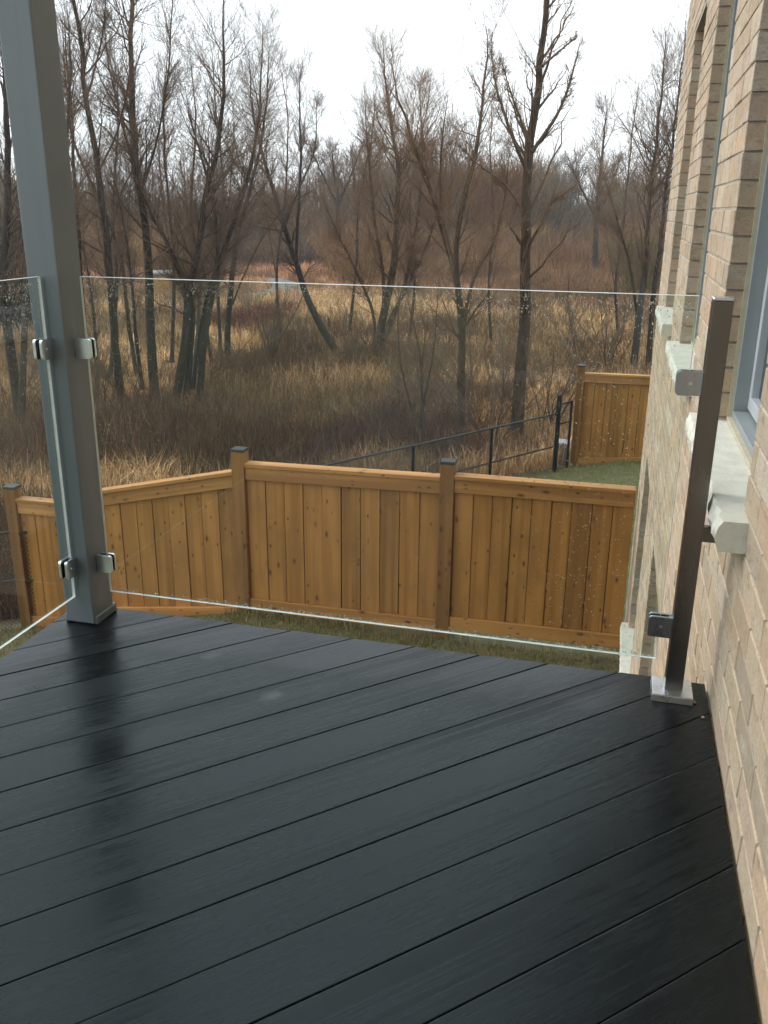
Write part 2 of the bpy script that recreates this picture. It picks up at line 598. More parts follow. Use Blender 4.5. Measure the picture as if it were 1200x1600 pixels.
deck = empty("deck", (-0.67, 0.07, 0.0))
tag(deck, "wet black deck with diagonal composite boards in front of the brick wall", "deck")
C45 = math.sqrt(0.5)
PITCHB, GAP = 0.1415, 0.0025
for k in range(-18, 14):
    s0, s1 = -1.0585 + k * PITCHB + GAP / 2, -1.0585 + (k + 1) * PITCHB - GAP / 2    # s = (x - y) / sqrt2
    # corners in (along, across): p = along*(C45,C45) + s*(C45,-C45)
    P = [((a + s) * C45, (a - s) * C45) for a, s in ((-6, s0), (6, s0), (6, s1), (-6, s1))]
    for (a, b, c) in ((1, 0, DECK['x1'] + random.uniform(-0.0015, 0.0015)), (-1, 0, -DECK['x0']), (0, 1, DECK['y1'] + random.uniform(-0.003, 0.003)), (0, -1, -DECK['y0'])):
        P = clip_poly(P, a, b, c)
        if len(P) < 3: break
    if len(P) < 3: continue
    A2 = 0.5 * sum(P[i][0] * P[(i + 1) % len(P)][1] - P[(i + 1) % len(P)][0] * P[i][1] for i in range(len(P)))
    if abs(A2) < 0.002: continue
    mx, my = sum(p[0] for p in P) / len(P), sum(p[1] for p in P) / len(P)
    bm = bmesh.new()
    top = []
    for p in P:
        dx, dy = p[0] - mx, p[1] - my
        top.append(bm.verts.new(((dx + dy) * C45, (dy - dx) * C45, 0)))
    f = bm.faces.new(top if A2 > 0 else top[::-1])
    ex = bmesh.ops.extrude_face_region(bm, geom=[f])
    bmesh.ops.translate(bm, vec=(0, 0, -0.025), verts=[g for g in ex["geom"] if isinstance(g, bmesh.types.BMVert)])
    bmesh.ops.recalc_face_normals(bm, faces=bm.faces[:])
    es = [e for e in bm.edges if all(abs(v.co.z) < 1e-6 for v in e.verts)]
    bmesh.ops.bevel(bm, geom=es, offset=0.0022, segments=2, profile=0.6, affect='EDGES')
    o = bm_obj("deck_board", bm, M_DECK, deck)
    o.matrix_parent_inverse = Matrix.Identity(4)
    o.location = (mx + 0.67, my - 0.07, random.uniform(-0.0006, 0.0006))
    o.rotation_euler = (random.uniform(-0.002, 0.002), 0, math.radians(45))
for b in ((-1.66, 0.32, 2.345, 2.383, -0.24, -0.027), (-1.66, -1.622, -2.2, 2.344, -0.24, -0.027)):
    o = box("rim_joist", b, M_BLACK, deck, loc=(0.67, -0.07, 0))
for k in range(9):
    y = -1.9 + k * 0.47
    box("joist", (-1.62, 0.32, y - 0.02, y + 0.02, -0.22, -0.028), M_BLACK, deck, loc=(0.67, -0.07, 0))
for (x, y) in ((-1.57, 2.26), (0.24, 2.26)):
    z = float(ground_z(x, y))
    box("support_post", (x - 0.07, x + 0.07, y - 0.07, y + 0.07, z - 0.1, -0.245), M_BLACK, deck, loc=(0.67, -0.07, 0))


# ------------------------------------------------------------------ glass railing
def glass_panel(name, b, label, drops_fn, n, axis):
    bm = bmesh.new()
    add_box(bm, *b, bevel=0.0012)
    thin = axis
    for f in bm.faces:
        f.normal_update()
        f.material_index = 0 if abs(f.normal[thin]) > 0.9 else 1
    o = bm_obj(name, bm, [M_GLASS, M_GEDGE])
    tag(o, label, "glass panel", "frameless glass railing panels")
    # raindrops standing on both faces: low hemispheres, one object
    NR, NS = 3, 7
    rings = [(math.cos(a), math.sin(a)) for a in (0.0, 0.55, 1.05)]
    t = np.linspace(0, 2 * math.pi, NS, endpoint=False)
    base = np.concatenate([np.stack([c * np.cos(t), c * np.sin(t), np.full(NS, s * 0.55)], 1) for c, s in rings] + [np.array([[0, 0, 0.55]])])
    q = [[r * NS + k, r * NS + (k + 1) % NS, (r + 1) * NS + (k + 1) % NS, (r + 1) * NS + k] for r in range(NR - 1) for k in range(NS)]
    tr = [[(NR - 1) * NS + k, (NR - 1) * NS + (k + 1) % NS, NR * NS] for k in range(NS)]
    q.append([0, 0, 0, 0]); q.pop()
    P, Rr = drops_fn(n)
    Rr = Rr * 1.0
    nv = len(base)
    side = np.where(rng.random(len(P)) < 0.6, -1.0, 1.0)
    lo, hi = (b[2], b[3]) if axis == 1 else (b[0], b[1])
    asp = rng.uniform(0.9, 1.5, len(P))
    V = np.zeros((len(P), nv, 3))
    d = base[None] * Rr[:, None, None]
    other = 0 if axis == 1 else 1
    V[:, :, other] = P[:, 0:1] + d[:, :, 0]
    V[:, :, 2] = P[:, 1:2] + d[:, :, 1] * asp[:, None]
    V[:, :, axis] = np.where(side < 0, lo - 0.0002, hi + 0.0002)[:, None] + d[:, :, 2] * side[:, None]
    off = (np.arange(len(P)) * nv)[:, None, None]
    Q = (np.array(q)[None] + off).reshape(-1, 4)
    T = (np.array(tr)[None] + off).reshape(-1, 3)
    me = np_mesh("raindrops", V.reshape(-1, 3), quads=Q, tris=T)
    me.polygons.foreach_set("use_smooth", [True] * len(me.polygons))
    bmx = bmesh.new(); bmx.from_mesh(me); bmesh.ops.recalc_face_normals(bmx, faces=bmx.faces[:]); bmx.to_mesh(me); bmx.free()
    dr = link_mesh("raindrops", me, M_DROP, o)
    tag(dr, kind='stuff')
    return o


def drops_main(n):
    P, R = [], []
    x0, x1 = -1.485, 0.17
    while len(P) < n:
        k = rng.random()
        if k < 0.30: x, z = rng.uniform(x0, x1), 1.062 - abs(rng.normal(0, 0.035)); r = rng.uniform(0.0006, 0.0019)
        elif k < 0.50: x, z = x0 + abs(rng.normal(0, 0.16)), rng.uniform(0.55, 1.06); r = rng.uniform(0.0006, 0.0017)
        elif k < 0.72: x, z = rng.normal(-0.05, 0.11), rng.uniform(0.12, 1.02); r = rng.uniform(0.0006, 0.0018)
        elif k < 0.85: x, z = rng.uniform(-0.4, 0.16), rng.uniform(0.11, 0.8); r = rng.uniform(0.0005, 0.0013)
        elif k < 0.975: x, z = rng.uniform(x0, x1), 0.104 + abs(rng.normal(0, 0.004)); r = rng.uniform(0.0010, 0.0024)
        else: x, z = rng.uniform(x0, x1), rng.uniform(0.12, 1.05); r = rng.uniform(0.0005, 0.0010)
        if x0 < x < x1 and 0.104 < z < 1.068:
            P.append((x, z)); R.append(r)
    return np.array(P), np.array(R)


def drops_left(n):
    y0, y1 = 0.6, 2.235
    y = np.concatenate([rng.uniform(y0, y1, n // 2), y1 - np.abs(rng.normal(0, 0.10, n - n // 2))])
    z = np.where(rng.random(n) < 0.6, 1.062 - np.abs(rng.normal(0, 0.12, n)), rng.uniform(0.12, 1.06, n))
    ok = (y > y0) & (z > 0.11) & (y < y1 - 0.002)
    return np.stack([y, z], 1)[ok], rng.uniform(0.0006, 0.0017, n)[ok]


glass_panel("glass_panel", (-1.492, 0.182, 2.305, 2.315, 0.098, 1.072),
            "wide clear glass panel spanning from the grey column to the slim steel post", drops_main, 4000, 1)
glass_panel("glass_panel", (-1.583, -1.573, 0.35, 2.240, 0.098, 1.074),
            "clear glass panel running along the left deck edge, cut off by the photo", drops_left, 2200, 0)


def clamp(parent, loc, rz, width=0.052, height=0.058, mat=M_STEEL):
    """Glass clamp with two rounded jaws and rubber between them; +X of its own frame points at the glass."""
    bm = bmesh.new()
    for s in (-1, 1):
        y0, y1 = (0.0062, 0.0150) if s > 0 else (-0.0150, -0.0062)
        add_box(bm, 0, width, y0, y1, -height / 2, height / 2)
    es = [e for e in bm.edges if abs(e.verts[0].co.x - width) < 1e-6 and abs(e.verts[1].co.x - width) < 1e-6 and abs(e.verts[0].co.y - e.verts[1].co.y) > 1e-4]
    bmesh.ops.bevel(bm, geom=es, offset=0.009, segments=4, profile=0.5, affect='EDGES')
    es = [e for e in bm.edges if e.calc_face_angle(0) > 0.6]
    bmesh.ops.bevel(bm, geom=es, offset=0.0012, segments=2, profile=0.6, affect='EDGES')
    add_box(bm, 0, 0.010, -0.0062, 0.0062, -height / 2 + 0.002, height / 2 - 0.002)
    c = bm_obj("clamp", bm, mat, parent)
    c.location = loc
    c.rotation_euler = (0, 0, rz)
    g = bmesh.new()
    for s in (-1, 1):
        y0, y1 = (0.0051, 0.0063) if s > 0 else (-0.0063, -0.0051)
        add_box(g, 0.011, width - 0.003, y0, y1, -height / 2 + 0.003, height / 2 - 0.003)
    bm_obj("gasket", g, M_RUBBER, c)
    bolt = bmesh.new()
    bmesh.ops.create_cone(bolt, cap_ends=True, segments=12, radius1=0.004, radius2=0.004, depth=0.002,
                          matrix=Matrix.Translation((0.028, 0.0158, 0)) @ Matrix.Rotation(math.pi / 2, 4, 'X'))
    bm_obj("bolt", bolt, M_STEEL, c)
    return c


col = empty("porch_column", (-1.573, 2.308, 0))
tag(col, "thick grey powder-coated square column beaded with rain at the far left deck corner", "column")
bm = bmesh.new()
add_box(bm, -0.05, 0.05, -0.058, 0.058, 0.004, 2.75, bevel=0.006, seg=3)
bm_obj("shaft", bm, M_COLUMN, col)
box("base_trim", (-0.0575, 0.0575, -0.052, 0.0655, 0.0, 0.028), M_COLUMN, col, bevel=0.003)
for z in (0.868, 0.195):
    clamp(col, (0.05, 0.002, z), 0.0)
    clamp(col, (-0.005, -0.058, z + 0.006), -math.pi / 2)

post = empty("railing_post", (0.236, 2.312, 0))
tag(post, "slim dark metal railing post on a steel base plate beside the brick wall", "post")
bm = bmesh.new()
add_box(bm, -0.0235, 0.0235, -0.0235, 0.0235, 0.006, 1.062, bevel=0.002, seg=2)
bm_obj("shaft", bm, M_BRONZE, post)
box("post_cap", (-0.0242, 0.0242, -0.0242, 0.0242, 1.0625, 1.070), M_STEEL, post, bevel=0.002)
bm = bmesh.new()
vs = add_box(bm, -0.058, 0.052, -0.062, 0.048, 0.0, 0.020)
for v in vs:
    if v.co.z > 0.01: v.co.x *= 0.96; v.co.y *= 0.96
bmesh.ops.bevel(bm, geom=bm.edges[:], offset=0.002, segments=2, affect='EDGES')
bm_obj("base_plate", bm, M_STEEL, post)
for z in (0.862, 0.200):
    clamp(post, (-0.0235, -0.002, z), math.pi, width=0.062, height=0.060, mat=M_CLAMP)
box("wall_bracket", (0.0235, 0.105, -0.012, 0.012, 0.452, 0.492), M_BRONZE, post, bevel=0.001)
n = 150
bm = bmesh.new()
for k in range(n):
    x, y = random.uniform(-0.053, 0.048), random.uniform(-0.057, 0.044)
    if abs(x) < 0.027 and abs(y) < 0.027: continue
    r = random.uniform(0.0007, 0.0022)
    bmesh.ops.create_icosphere(bm, subdivisions=1, radius=r, matrix=Matrix.Translation((x, y, 0.0202)) @ Matrix.Diagonal((1, 1, 0.6, 1)))
tag(bm_obj("raindrops", bm, M_DROP, post, smooth=True), kind='stuff')


bm = bmesh.new()
for k in range(620):
    z, r = random.uniform(0.05, 1.9), random.uniform(0.0005, 0.0013)
    if random.random() < 0.7: m = Matrix.Translation((random.uniform(-0.043, 0.043), -0.0580, z)) @ Matrix.Diagonal((1, 0.6, 1.2, 1))
    else: m = Matrix.Translation((0.0500, random.uniform(-0.05, 0.05), z)) @ Matrix.Diagonal((0.6, 1, 1.2, 1))
    bmesh.ops.create_icosphere(bm, subdivisions=1, radius=r, matrix=m)
tag(bm_obj("raindrops", bm, M_DROP, col, smooth=True), kind='stuff')
M_CHIP = mat_plain("pink_brick_chip", (0.42, 0.25, 0.20), 0.9, nscale=60)
for k, (x, y, r, lab) in enumerate([(0.290, 2.268, 0.0075, "pinkish brick chip lying on the deck corner beside the steel base plate"),
                                    (0.309, 2.196, 0.0055, "smaller brick chip lying on the deck edge just in front of the other chip")]):
    bm = bmesh.new()
    bmesh.ops.create_icosphere(bm, subdivisions=1, radius=r)
    for v in bm.verts: v.co *= random.uniform(0.7, 1.15); v.co.z *= 0.55
    tag(bm_obj("brick_chip", bm, M_CHIP, None, (x, y, r * 0.4)), lab, "brick chip", "brick chips on the deck")


# ------------------------------------------------------------------ brick house
house = empty("brick_house", (WALL_X, 4.0, -2.9))
tag(house, "tall buff brick house wall with stone sills along the right of the deck", "house")
HP = Vector((-WALL_X, -4.0, 2.9))
CRS, BL = 0.086, 0.25
MOR = 0.008
ZB, ZT = -3.35, 3.42
Y_END = 8.73
WINS = [(2.195, 3.245), (4.14, 5.20), (6.18, 7.25)]
W_SILL, W_HEAD = 0.578, 2.45
LOWS = [(4.44, 5.46), (6.61, 7.65)]
L_SILL, L_HEAD = -2.31, -0.71
JD = 0.056                                  # brick return depth in the jambs


def in_open(y, z):
    for a, b in WINS:
        if a < y < b and W_SILL - 0.01 < z < W_HEAD: return (a, b, W_SILL, W_HEAD)
    for a, b in LOWS:
        if a < y < b and L_SILL < z < L_HEAD: return (a, b, L_SILL, L_HEAD)
    return None


# mortar body behind the bricks, cut round the openings
bm = bmesh.new()
xs0, xs1 = WALL_X + 0.0035, WALL_X + 0.30


def wall_rect(y0, y1, z0, z1):
    if y1 - y0 > 1e-3 and z1 - z0 > 1e-3: add_box(bm, xs0, xs1, y0, y1, z0, z1)


bands = [(ZB, L_SILL - 0.078, []), (L_SILL - 0.078, L_HEAD, LOWS), (L_HEAD, W_SILL - 0.078, []), (W_SILL - 0.078, W_HEAD, WINS), (W_HEAD, 5.6, [])]
for z0, z1, ops in bands:
    y = -2.3
    for a, b in ops:
        wall_rect(y, a - 0.007, z0, z1)
        y = b + 0.007
    wall_rect(y, Y_END - 0.007, z0, z1)
bm_obj("wall", bm, M_MORTAR, house, HP)
# rest of the house: end wall, back wing behind the viewer, roof (never in the frame; the unseen wing keeps reflections in the glass dark)
bm = bmesh.new()
add_box(bm, xs1 + 0.002, 9.0, -8.0, Y_END - 0.01, -3.35, 5.6)
add_box(bm, -1.1, xs1, -8.0, -2.304, -3.35, 5.6)
bm_obj("rear_wing", bm, M_SIDING, house, HP)
bm = bmesh.new()
vs = add_box(bm, -0.15, 9.4, -8.4, Y_END + 0.4, 5.602, 5.85)
vs2 = add_box(bm, -0.1, 9.35, -8.35, Y_END + 0.35, 5.852, 8.2)
for v in vs2:
    if v.co.z > 7:
        v.co.x = 4.6 + (v.co.x - 4.6) * 0.1
        v.co.y = 0.2 + (v.co.y - 0.2) * 0.45
bm_obj("roof", bm, M_ROOF, house, HP)
box("patio_door", (-0.9, 0.2, -2.303, -2.26, 0.02, 2.15), M_FRAME_L, house, loc=HP)
box("patio_door", (-0.82, 0.12, -2.26, -2.252, 0.10, 2.07), M_PANE, house, loc=HP)

TINTS = [((0.47, 0.365, 0.262), 5), ((0.44, 0.325, 0.225), 4), ((0.50, 0.40, 0.30), 3), ((0.52, 0.365, 0.25), 2), ((0.39, 0.31, 0.235), 2),
         ((0.53, 0.45, 0.36), 1.2), ((0.38, 0.30, 0.225), 0.8), ((0.48, 0.355, 0.27), 2.0)]
_tc, _tw = [np.array(t[0]) for t in TINTS], np.array([t[1] for t in TINTS])
_tw = _tw / _tw.sum()


def brick_geo(x0, x1, y0, y1, z0, z1):
    """Chamfered brick, front at x0, free of its back face: verts, quads."""
    c = 0.0024
    j = lambda s=0.0014: random.uniform(-s, s)
    dx = random.uniform(-0.0014, 0.0014)
    x0 = x0 + dx
    o = [(x1, y0, z0), (x1, y1, z0), (x1, y1, z1), (x1, y0, z1)]
    m = [(x0 + c, y0 + j(), z0 + j()), (x0 + c, y1 + j(), z0 + j()), (x0 + c, y1 + j(), z1 + j()), (x0 + c, y0 + j(), z1 + j())]
    i = [(x0 + j(), y0 + c, z0 + c), (x0 + j(), y1 - c, z0 + c), (x0 + j(), y1 - c, z1 - c), (x0 + j(), y0 + c, z1 - c)]
    V = o + m + i
    Q = [(8, 11, 10, 9)]
    for k in range(4):
        l = (k + 1) % 4
        Q += [(k, 4 + k, 4 + l, l), (4 + k, 8 + k, 8 + l, 4 + l)]
    return V, Q


bricks = []
ncr = int((ZT - ZB) / CRS)
zref = W_SILL - 7 * CRS - 0.078 + CRS          # a bed joint lies level with the sill underside
z_start = 0.5 - math.ceil((0.5 - ZB) / CRS) * CRS
for r in range(ncr):
    z0 = z_start + r * CRS + MOR / 2
    z1 = z0 + CRS - MOR
    zc = (z0 + z1) / 2
    # solid runs of this course
    ops = WINS if W_SILL - 0.07 < zc < W_HEAD else (LOWS if L_SILL - 0.07 < zc < L_HEAD else [])
    runs, y = [], -0.6
    for a, b in ops:
        runs.append((y, a, False)); y = b
    runs.append((y, Y_END, True))
    for (a, b, _) in runs:
        ph = (r % 2) * BL / 2 + random.uniform(-0.01, 0.01)
        k0 = math.floor((a - ph) / BL)
        cuts = [a] + [ph + k * BL for k in range(k0 + 1, k0 + 200) if a + 0.05 < ph + k * BL < b - 0.05] + [b]
        for q in range(len(cuts) - 1):
            y0, y1 = cuts[q] + (MOR / 2 if q > 0 else 0), cuts[q + 1] - (MOR / 2 if q < len(cuts) - 2 else 0)
            depth = 0.026
            if (q == 0 and a > 0) or (q == len(cuts) - 2): depth = JD + 0.022
            bricks.append((y0, y1, z0, z1, depth))
# the 300 nearest of those in view are bricks of their own
def seen_size(b):
    P = np.array([WALL_X, (b[0] + b[1]) / 2, (b[2] + b[3]) / 2]) - EYE
    zc = P @ _f
    if zc < 0.2: return 0
    u, v = 600 + FPX * (P @ CR) / zc, 800 - FPX * (P @ CU) / zc
    if not (-20 < u < 1215 and -20 < v < 1620): return 0
    if P[1] < 2.38 and b[3] < 0.0: return 0
    n = np.array([-1.0, 0, 0])
    return (b[1] - b[0]) * (b[3] - b[2]) * max(1e-3, -(P @ n) / np.linalg.norm(P)) / zc ** 2 + 0.4 * (0.05 * (b[3] - b[2]) / zc ** 2 if b[4] > 0.05 else 0)


order = sorted(range(len(bricks)), key=lambda i: -seen_size(bricks[i]))
single = set(order[:300])
SV, SQ, ST = [], [], []
for i, b in enumerate(bricks):
    V, Q = brick_geo(WALL_X, WALL_X + b[4], *b[:4])
    tint = _tc[rng.choice(len(_tc), p=_tw)] * random.uniform(1.05, 1.2) * np.array([1.02, 1.015, 0.975])
    if i in single:
        me = np_mesh("brick", np.array(V), quads=np.array(Q), attr={"tint": np.tile(tint, (len(V), 1))})
        link_mesh("brick", me, M_BRICK, house, HP)
    else:
        n0 = len(SV)
        SV += V; SQ += [tuple(n0 + k for k in q) for q in Q]; ST += [tint] * len(V)
me = np_mesh("brickwork", np.array(SV), quads=np.array(SQ), attr={"tint": np.array(ST)})
tag(link_mesh("brickwork", me, M_BRICK, house, HP), kind='stuff')


def sill_stone(y0, y1, x0, x1, z0, z1, parent, seed, rough_end=False):
    """Cast stone sill with a rock-faced outer edge."""
    ny, nz, nx = max(6, int((y1 - y0) / 0.018)), 5, 6
    bm = bmesh.new()
    r = np.random.default_rng(seed)
    rough = r.normal(0, 1, (ny + 1, nz + 1))
    rough = (rough + np.roll(rough, 1, 0) + np.roll(rough, 1, 1)) / 3
    grid = {}
    for i in range(ny + 1):
        for k in range(nz + 1):
            e = math.sin(math.pi * k / nz)
            dx = -0.004 * e + 0.005 * rough[i, k] + (0.005 * (1 - e))
            grid[i, k] = bm.verts.new((x0 + dx, y0 + (y1 - y0) * i / ny, z0 + (z1 - z0) * k / nz))
    back = {}
    for i in range(ny + 1):
        for k in (0, nz):
            back[i, k] = bm.verts.new((x1, y0 + (y1 - y0) * i / ny, z0 + (z1 - z0) * k / nz))
    for i in range(ny):
        for k in range(nz):
            bm.faces.new((grid[i, k], grid[i, k + 1], grid[i + 1, k + 1], grid[i + 1, k]))
        bm.faces.new((grid[i, nz], back[i, nz], back[i + 1, nz], grid[i + 1, nz]))
        bm.faces.new((grid[i, 0], grid[i + 1, 0], back[i + 1, 0], back[i, 0]))
    bm.faces.new([grid[0, k] for k in range(nz + 1)][::-1] + [back[0, 0], back[0, nz]][::1])
    bm.faces.new([grid[ny, k] for k in range(nz + 1)] + [back[ny, nz], back[ny, 0]])
    bmesh.ops.recalc_face_normals(bm, faces=bm.faces[:])
    return bm_obj("sill_stone", bm, M_SILL, parent, HP)


def window(y0, y1, z0, z1, xf):
    w = empty("window")
    w.parent = house
    def at(name, b, mat, bev=0.0):
        return box(name, b, mat, w, bev, loc=HP)
    x0, x1 = xf, xf + 0.075
    t = 0.012
    # caulk bead round the frame
    bmc = bmesh.new()
    for b in ((y0 + 0.001, y0 + t, z0 + 0.002, z1 - 0.001), (y1 - t, y1 - 0.001, z0 + 0.002, z1 - 0.001), (y0 + t, y1 - t, z0 + 0.002, z0 + 0.014), (y0 + t, y1 - t, z1 - t, z1 - 0.001)):
        add_box(bmc, xf - 0.014, xf + 0.01, *b)
    bm_obj("caulk", bmc, M_CAULK, w, HP)
    bmf = bmesh.new()
    fw = 0.028
    for b in ((y0 + 0.004, y0 + fw, z0 + 0.004, z1 - 0.004), (y1 - fw, y1 - 0.004, z0 + 0.004, z1 - 0.004),
              (y0 + fw, y1 - fw, z0 + 0.004, z0 + fw + 0.01), (y0 + fw, y1 - fw, z1 - fw, z1 - 0.004)):
        add_box(bmf, x0, x1, *b, bevel=0.002)
    bm_obj("frame", bmf, M_FRAME, w, HP)
    bms = bmesh.new()
    a, c = y0 + fw + 0.001, y1 - fw - 0.001
    sw = 0.045
    for b in ((a, a + sw, z0 + 0.05, z1 - 0.03), (c - sw, c, z0 + 0.05, z1 - 0.03), (a + sw, c - sw, z0 + 0.05, z0 + 0.05 + sw), (a + sw, c - sw, z1 - 0.03 - sw, z1 - 0.03)):
        add_box(bms, x0 + 0.045, x1 + 0.02, *b, bevel=0.002)
    bm_obj("sash", bms, M_FRAME_L, w, HP)
    at("pane", (x0 + 0.07, x0 + 0.076, a + 0.02, c - 0.02, z0 + 0.07, z1 - 0.05), M_PANE)
    at("lining", (x1 + 0.03, x1 + 0.12, y0 - 0.02, y1 + 0.02, z0 - 0.02, z1 + 0.02), M_PANE)
    return w


for k, (a, b) in enumerate(WINS):
    window(a, b, W_SILL, W_HEAD, WALL_X + JD + 0.016)
    mid = a + 0.40
    sill_stone(a - 0.095, mid - 0.002, 0.272, WALL_X + JD + 0.02, 0.502, 0.578, house, 10 + k)
    sill_stone(mid + 0.002, b + 0.10, 0.272, WALL_X + JD + 0.02, 0.502, 0.576, house, 20 + k)
for k, (a, b) in enumerate(LOWS):
    window(a, b, L_SILL, L_HEAD, WALL_X + JD + 0.016)
    sill_stone(a - 0.095, a + 0.288, 0.272, WALL_X + JD + 0.02, L_SILL - 0.078, L_SILL, house, 30 + k)
    sill_stone(a + 0.292, b + 0.10, 0.272, WALL_X + JD + 0.02, L_SILL - 0.078, L_SILL - 0.001, house, 35 + k)

# ------------------------------------------------------------------ wooden fences
def taper_cap(parent, x, y, z, w=0.15):
    bm = bmesh.new()
    vs = add_box(bm, -w / 2, w / 2, -w / 2, w / 2, 0, 0.026)
    for v in vs:
        if v.co.z > 0.02: v.co.x *= 0.94; v.co.y *= 0.94
    return bm_obj("post_cap", bm, M_BLACK, parent, (x, y, z))


def wood_fence(name, label, y, posts, panels, front=-1):
    """posts: (x, z top, z bottom); panels: (x0, x1, z top at x0, z top at x1, z bottom at x0, z bottom at x1, board width)."""
    root = empty(name, (posts[0][0], y, posts[0][2]))
    tag(root, label, "fence", "stained cedar board fences")
    off = Vector((-posts[0][0], -y, -posts[0][2]))
    for (x, zt, zb) in posts:
        p = box("post", (-0.07, 0.07, -0.07, 0.07, zb - zt, 0), M_CEDAR_POST, root, bevel=0.004, loc=Vector((x, y, zt)) + off)
        p.rotation_euler = (0, 0, random.uniform(-0.02, 0.02))
        taper_cap(p, 0, 0, 0)
    for (x0, x1, t0, t1, b0, b1, bw) in panels:
        sl, sb = (t1 - t0) / (x1 - x0), (b1 - b0) / (x1 - x0)
        ang, angb = math.atan(sl), math.atan(sb)
        L, Lb = (x1 - x0) / math.cos(ang), (x1 - x0) / math.cos(angb)
        def rail(nm, h0, h1, d0, d1, a, ln, xc, zc):
            o = box(nm, (-ln / 2, ln / 2, d0, d1, h0, h1), M_CEDAR_X, root, bevel=0.004, loc=Vector((xc, y, zc)) + off)
            o.rotation_euler = (0, -a, 0)
            return o
        xc = (x0 + x1) / 2
        rail("cap_rail", -0.040, 0, -0.070, 0.070, ang, L, xc, (t0 + t1) / 2)
        rail("fascia_rail", -0.178, -0.042, -0.048, -0.012, ang, L, xc, (t0 + t1) / 2)
        rail("kickboard", 0.0, 0.148, -0.050, -0.014, angb, Lb, xc, (b0 + b1) / 2)
        n = max(1, round((x1 - x0) / bw))
        w = (x1 - x0) / n
        for k in range(n):
            xa, xb = x0 + k * w + random.uniform(0.002, 0.004), x0 + (k + 1) * w - random.uniform(0.002, 0.004)
            xm = (xa + xb) / 2
            zt = t0 + sl * (xm - x0) - 0.10
            zb = b0 + sb * (xm - x0) + 0.06
            dy = 0.009 * (k % 2) + random.uniform(-0.004, 0.004)
            bmb = bmesh.new()
            add_box(bmb, xa - xm, xb - xm, -0.010, 0.010, zb - zt, 0, bevel=0.003)
            o = bm_obj("board", bmb, M_CEDAR, root, Vector((xm, y + dy, zt)) + off)
            o.rotation_euler = (0, random.uniform(-0.003, 0.003), random.uniform(-0.012, 0.012))
        # filler strip of the board behind, closing the seams
        box("backing_board", (x0, x1, 0.036, 0.052, max(b0, b1) + 0.1, min(t0, t1) - 0.12), M_CEDAR_POST, root, loc=off + Vector((0, y, 0)))
    return root


wood_fence("wooden_fence", "stained cedar fence standing right below the deck, stepping down to the left", 8.30,
           [(-3.69, -1.125, -3.2), (-1.485, -1.08, -3.1), (-5.80, -1.63, -3.6), (-6.50, -1.775, -3.8)],
           [(-3.62, -1.555, -1.245, -1.215, -2.925, -2.91, 0.2), (-1.415, 0.30, -1.190, -1.185, -2.86, -2.84, 0.2),
            (-5.73, -3.76, -1.775, -1.340, -3.30, -3.045, 0.2), (-6.43, -5.87, -1.885, -1.880, -3.50, -3.45, 0.185)])
wood_fence("wooden_fence", "short stained cedar fence section on the neighbour's lawn by the chain link", 17.16,
           [(-0.60, -1.50, -3.6), (1.62, -1.50, -3.5)],
           [(-0.53, 1.55, -1.61, -1.60, -3.42, -3.24, 0.205), (1.69, 3.7, -1.60, -1.60, -3.24, -3.2, 0.205)])


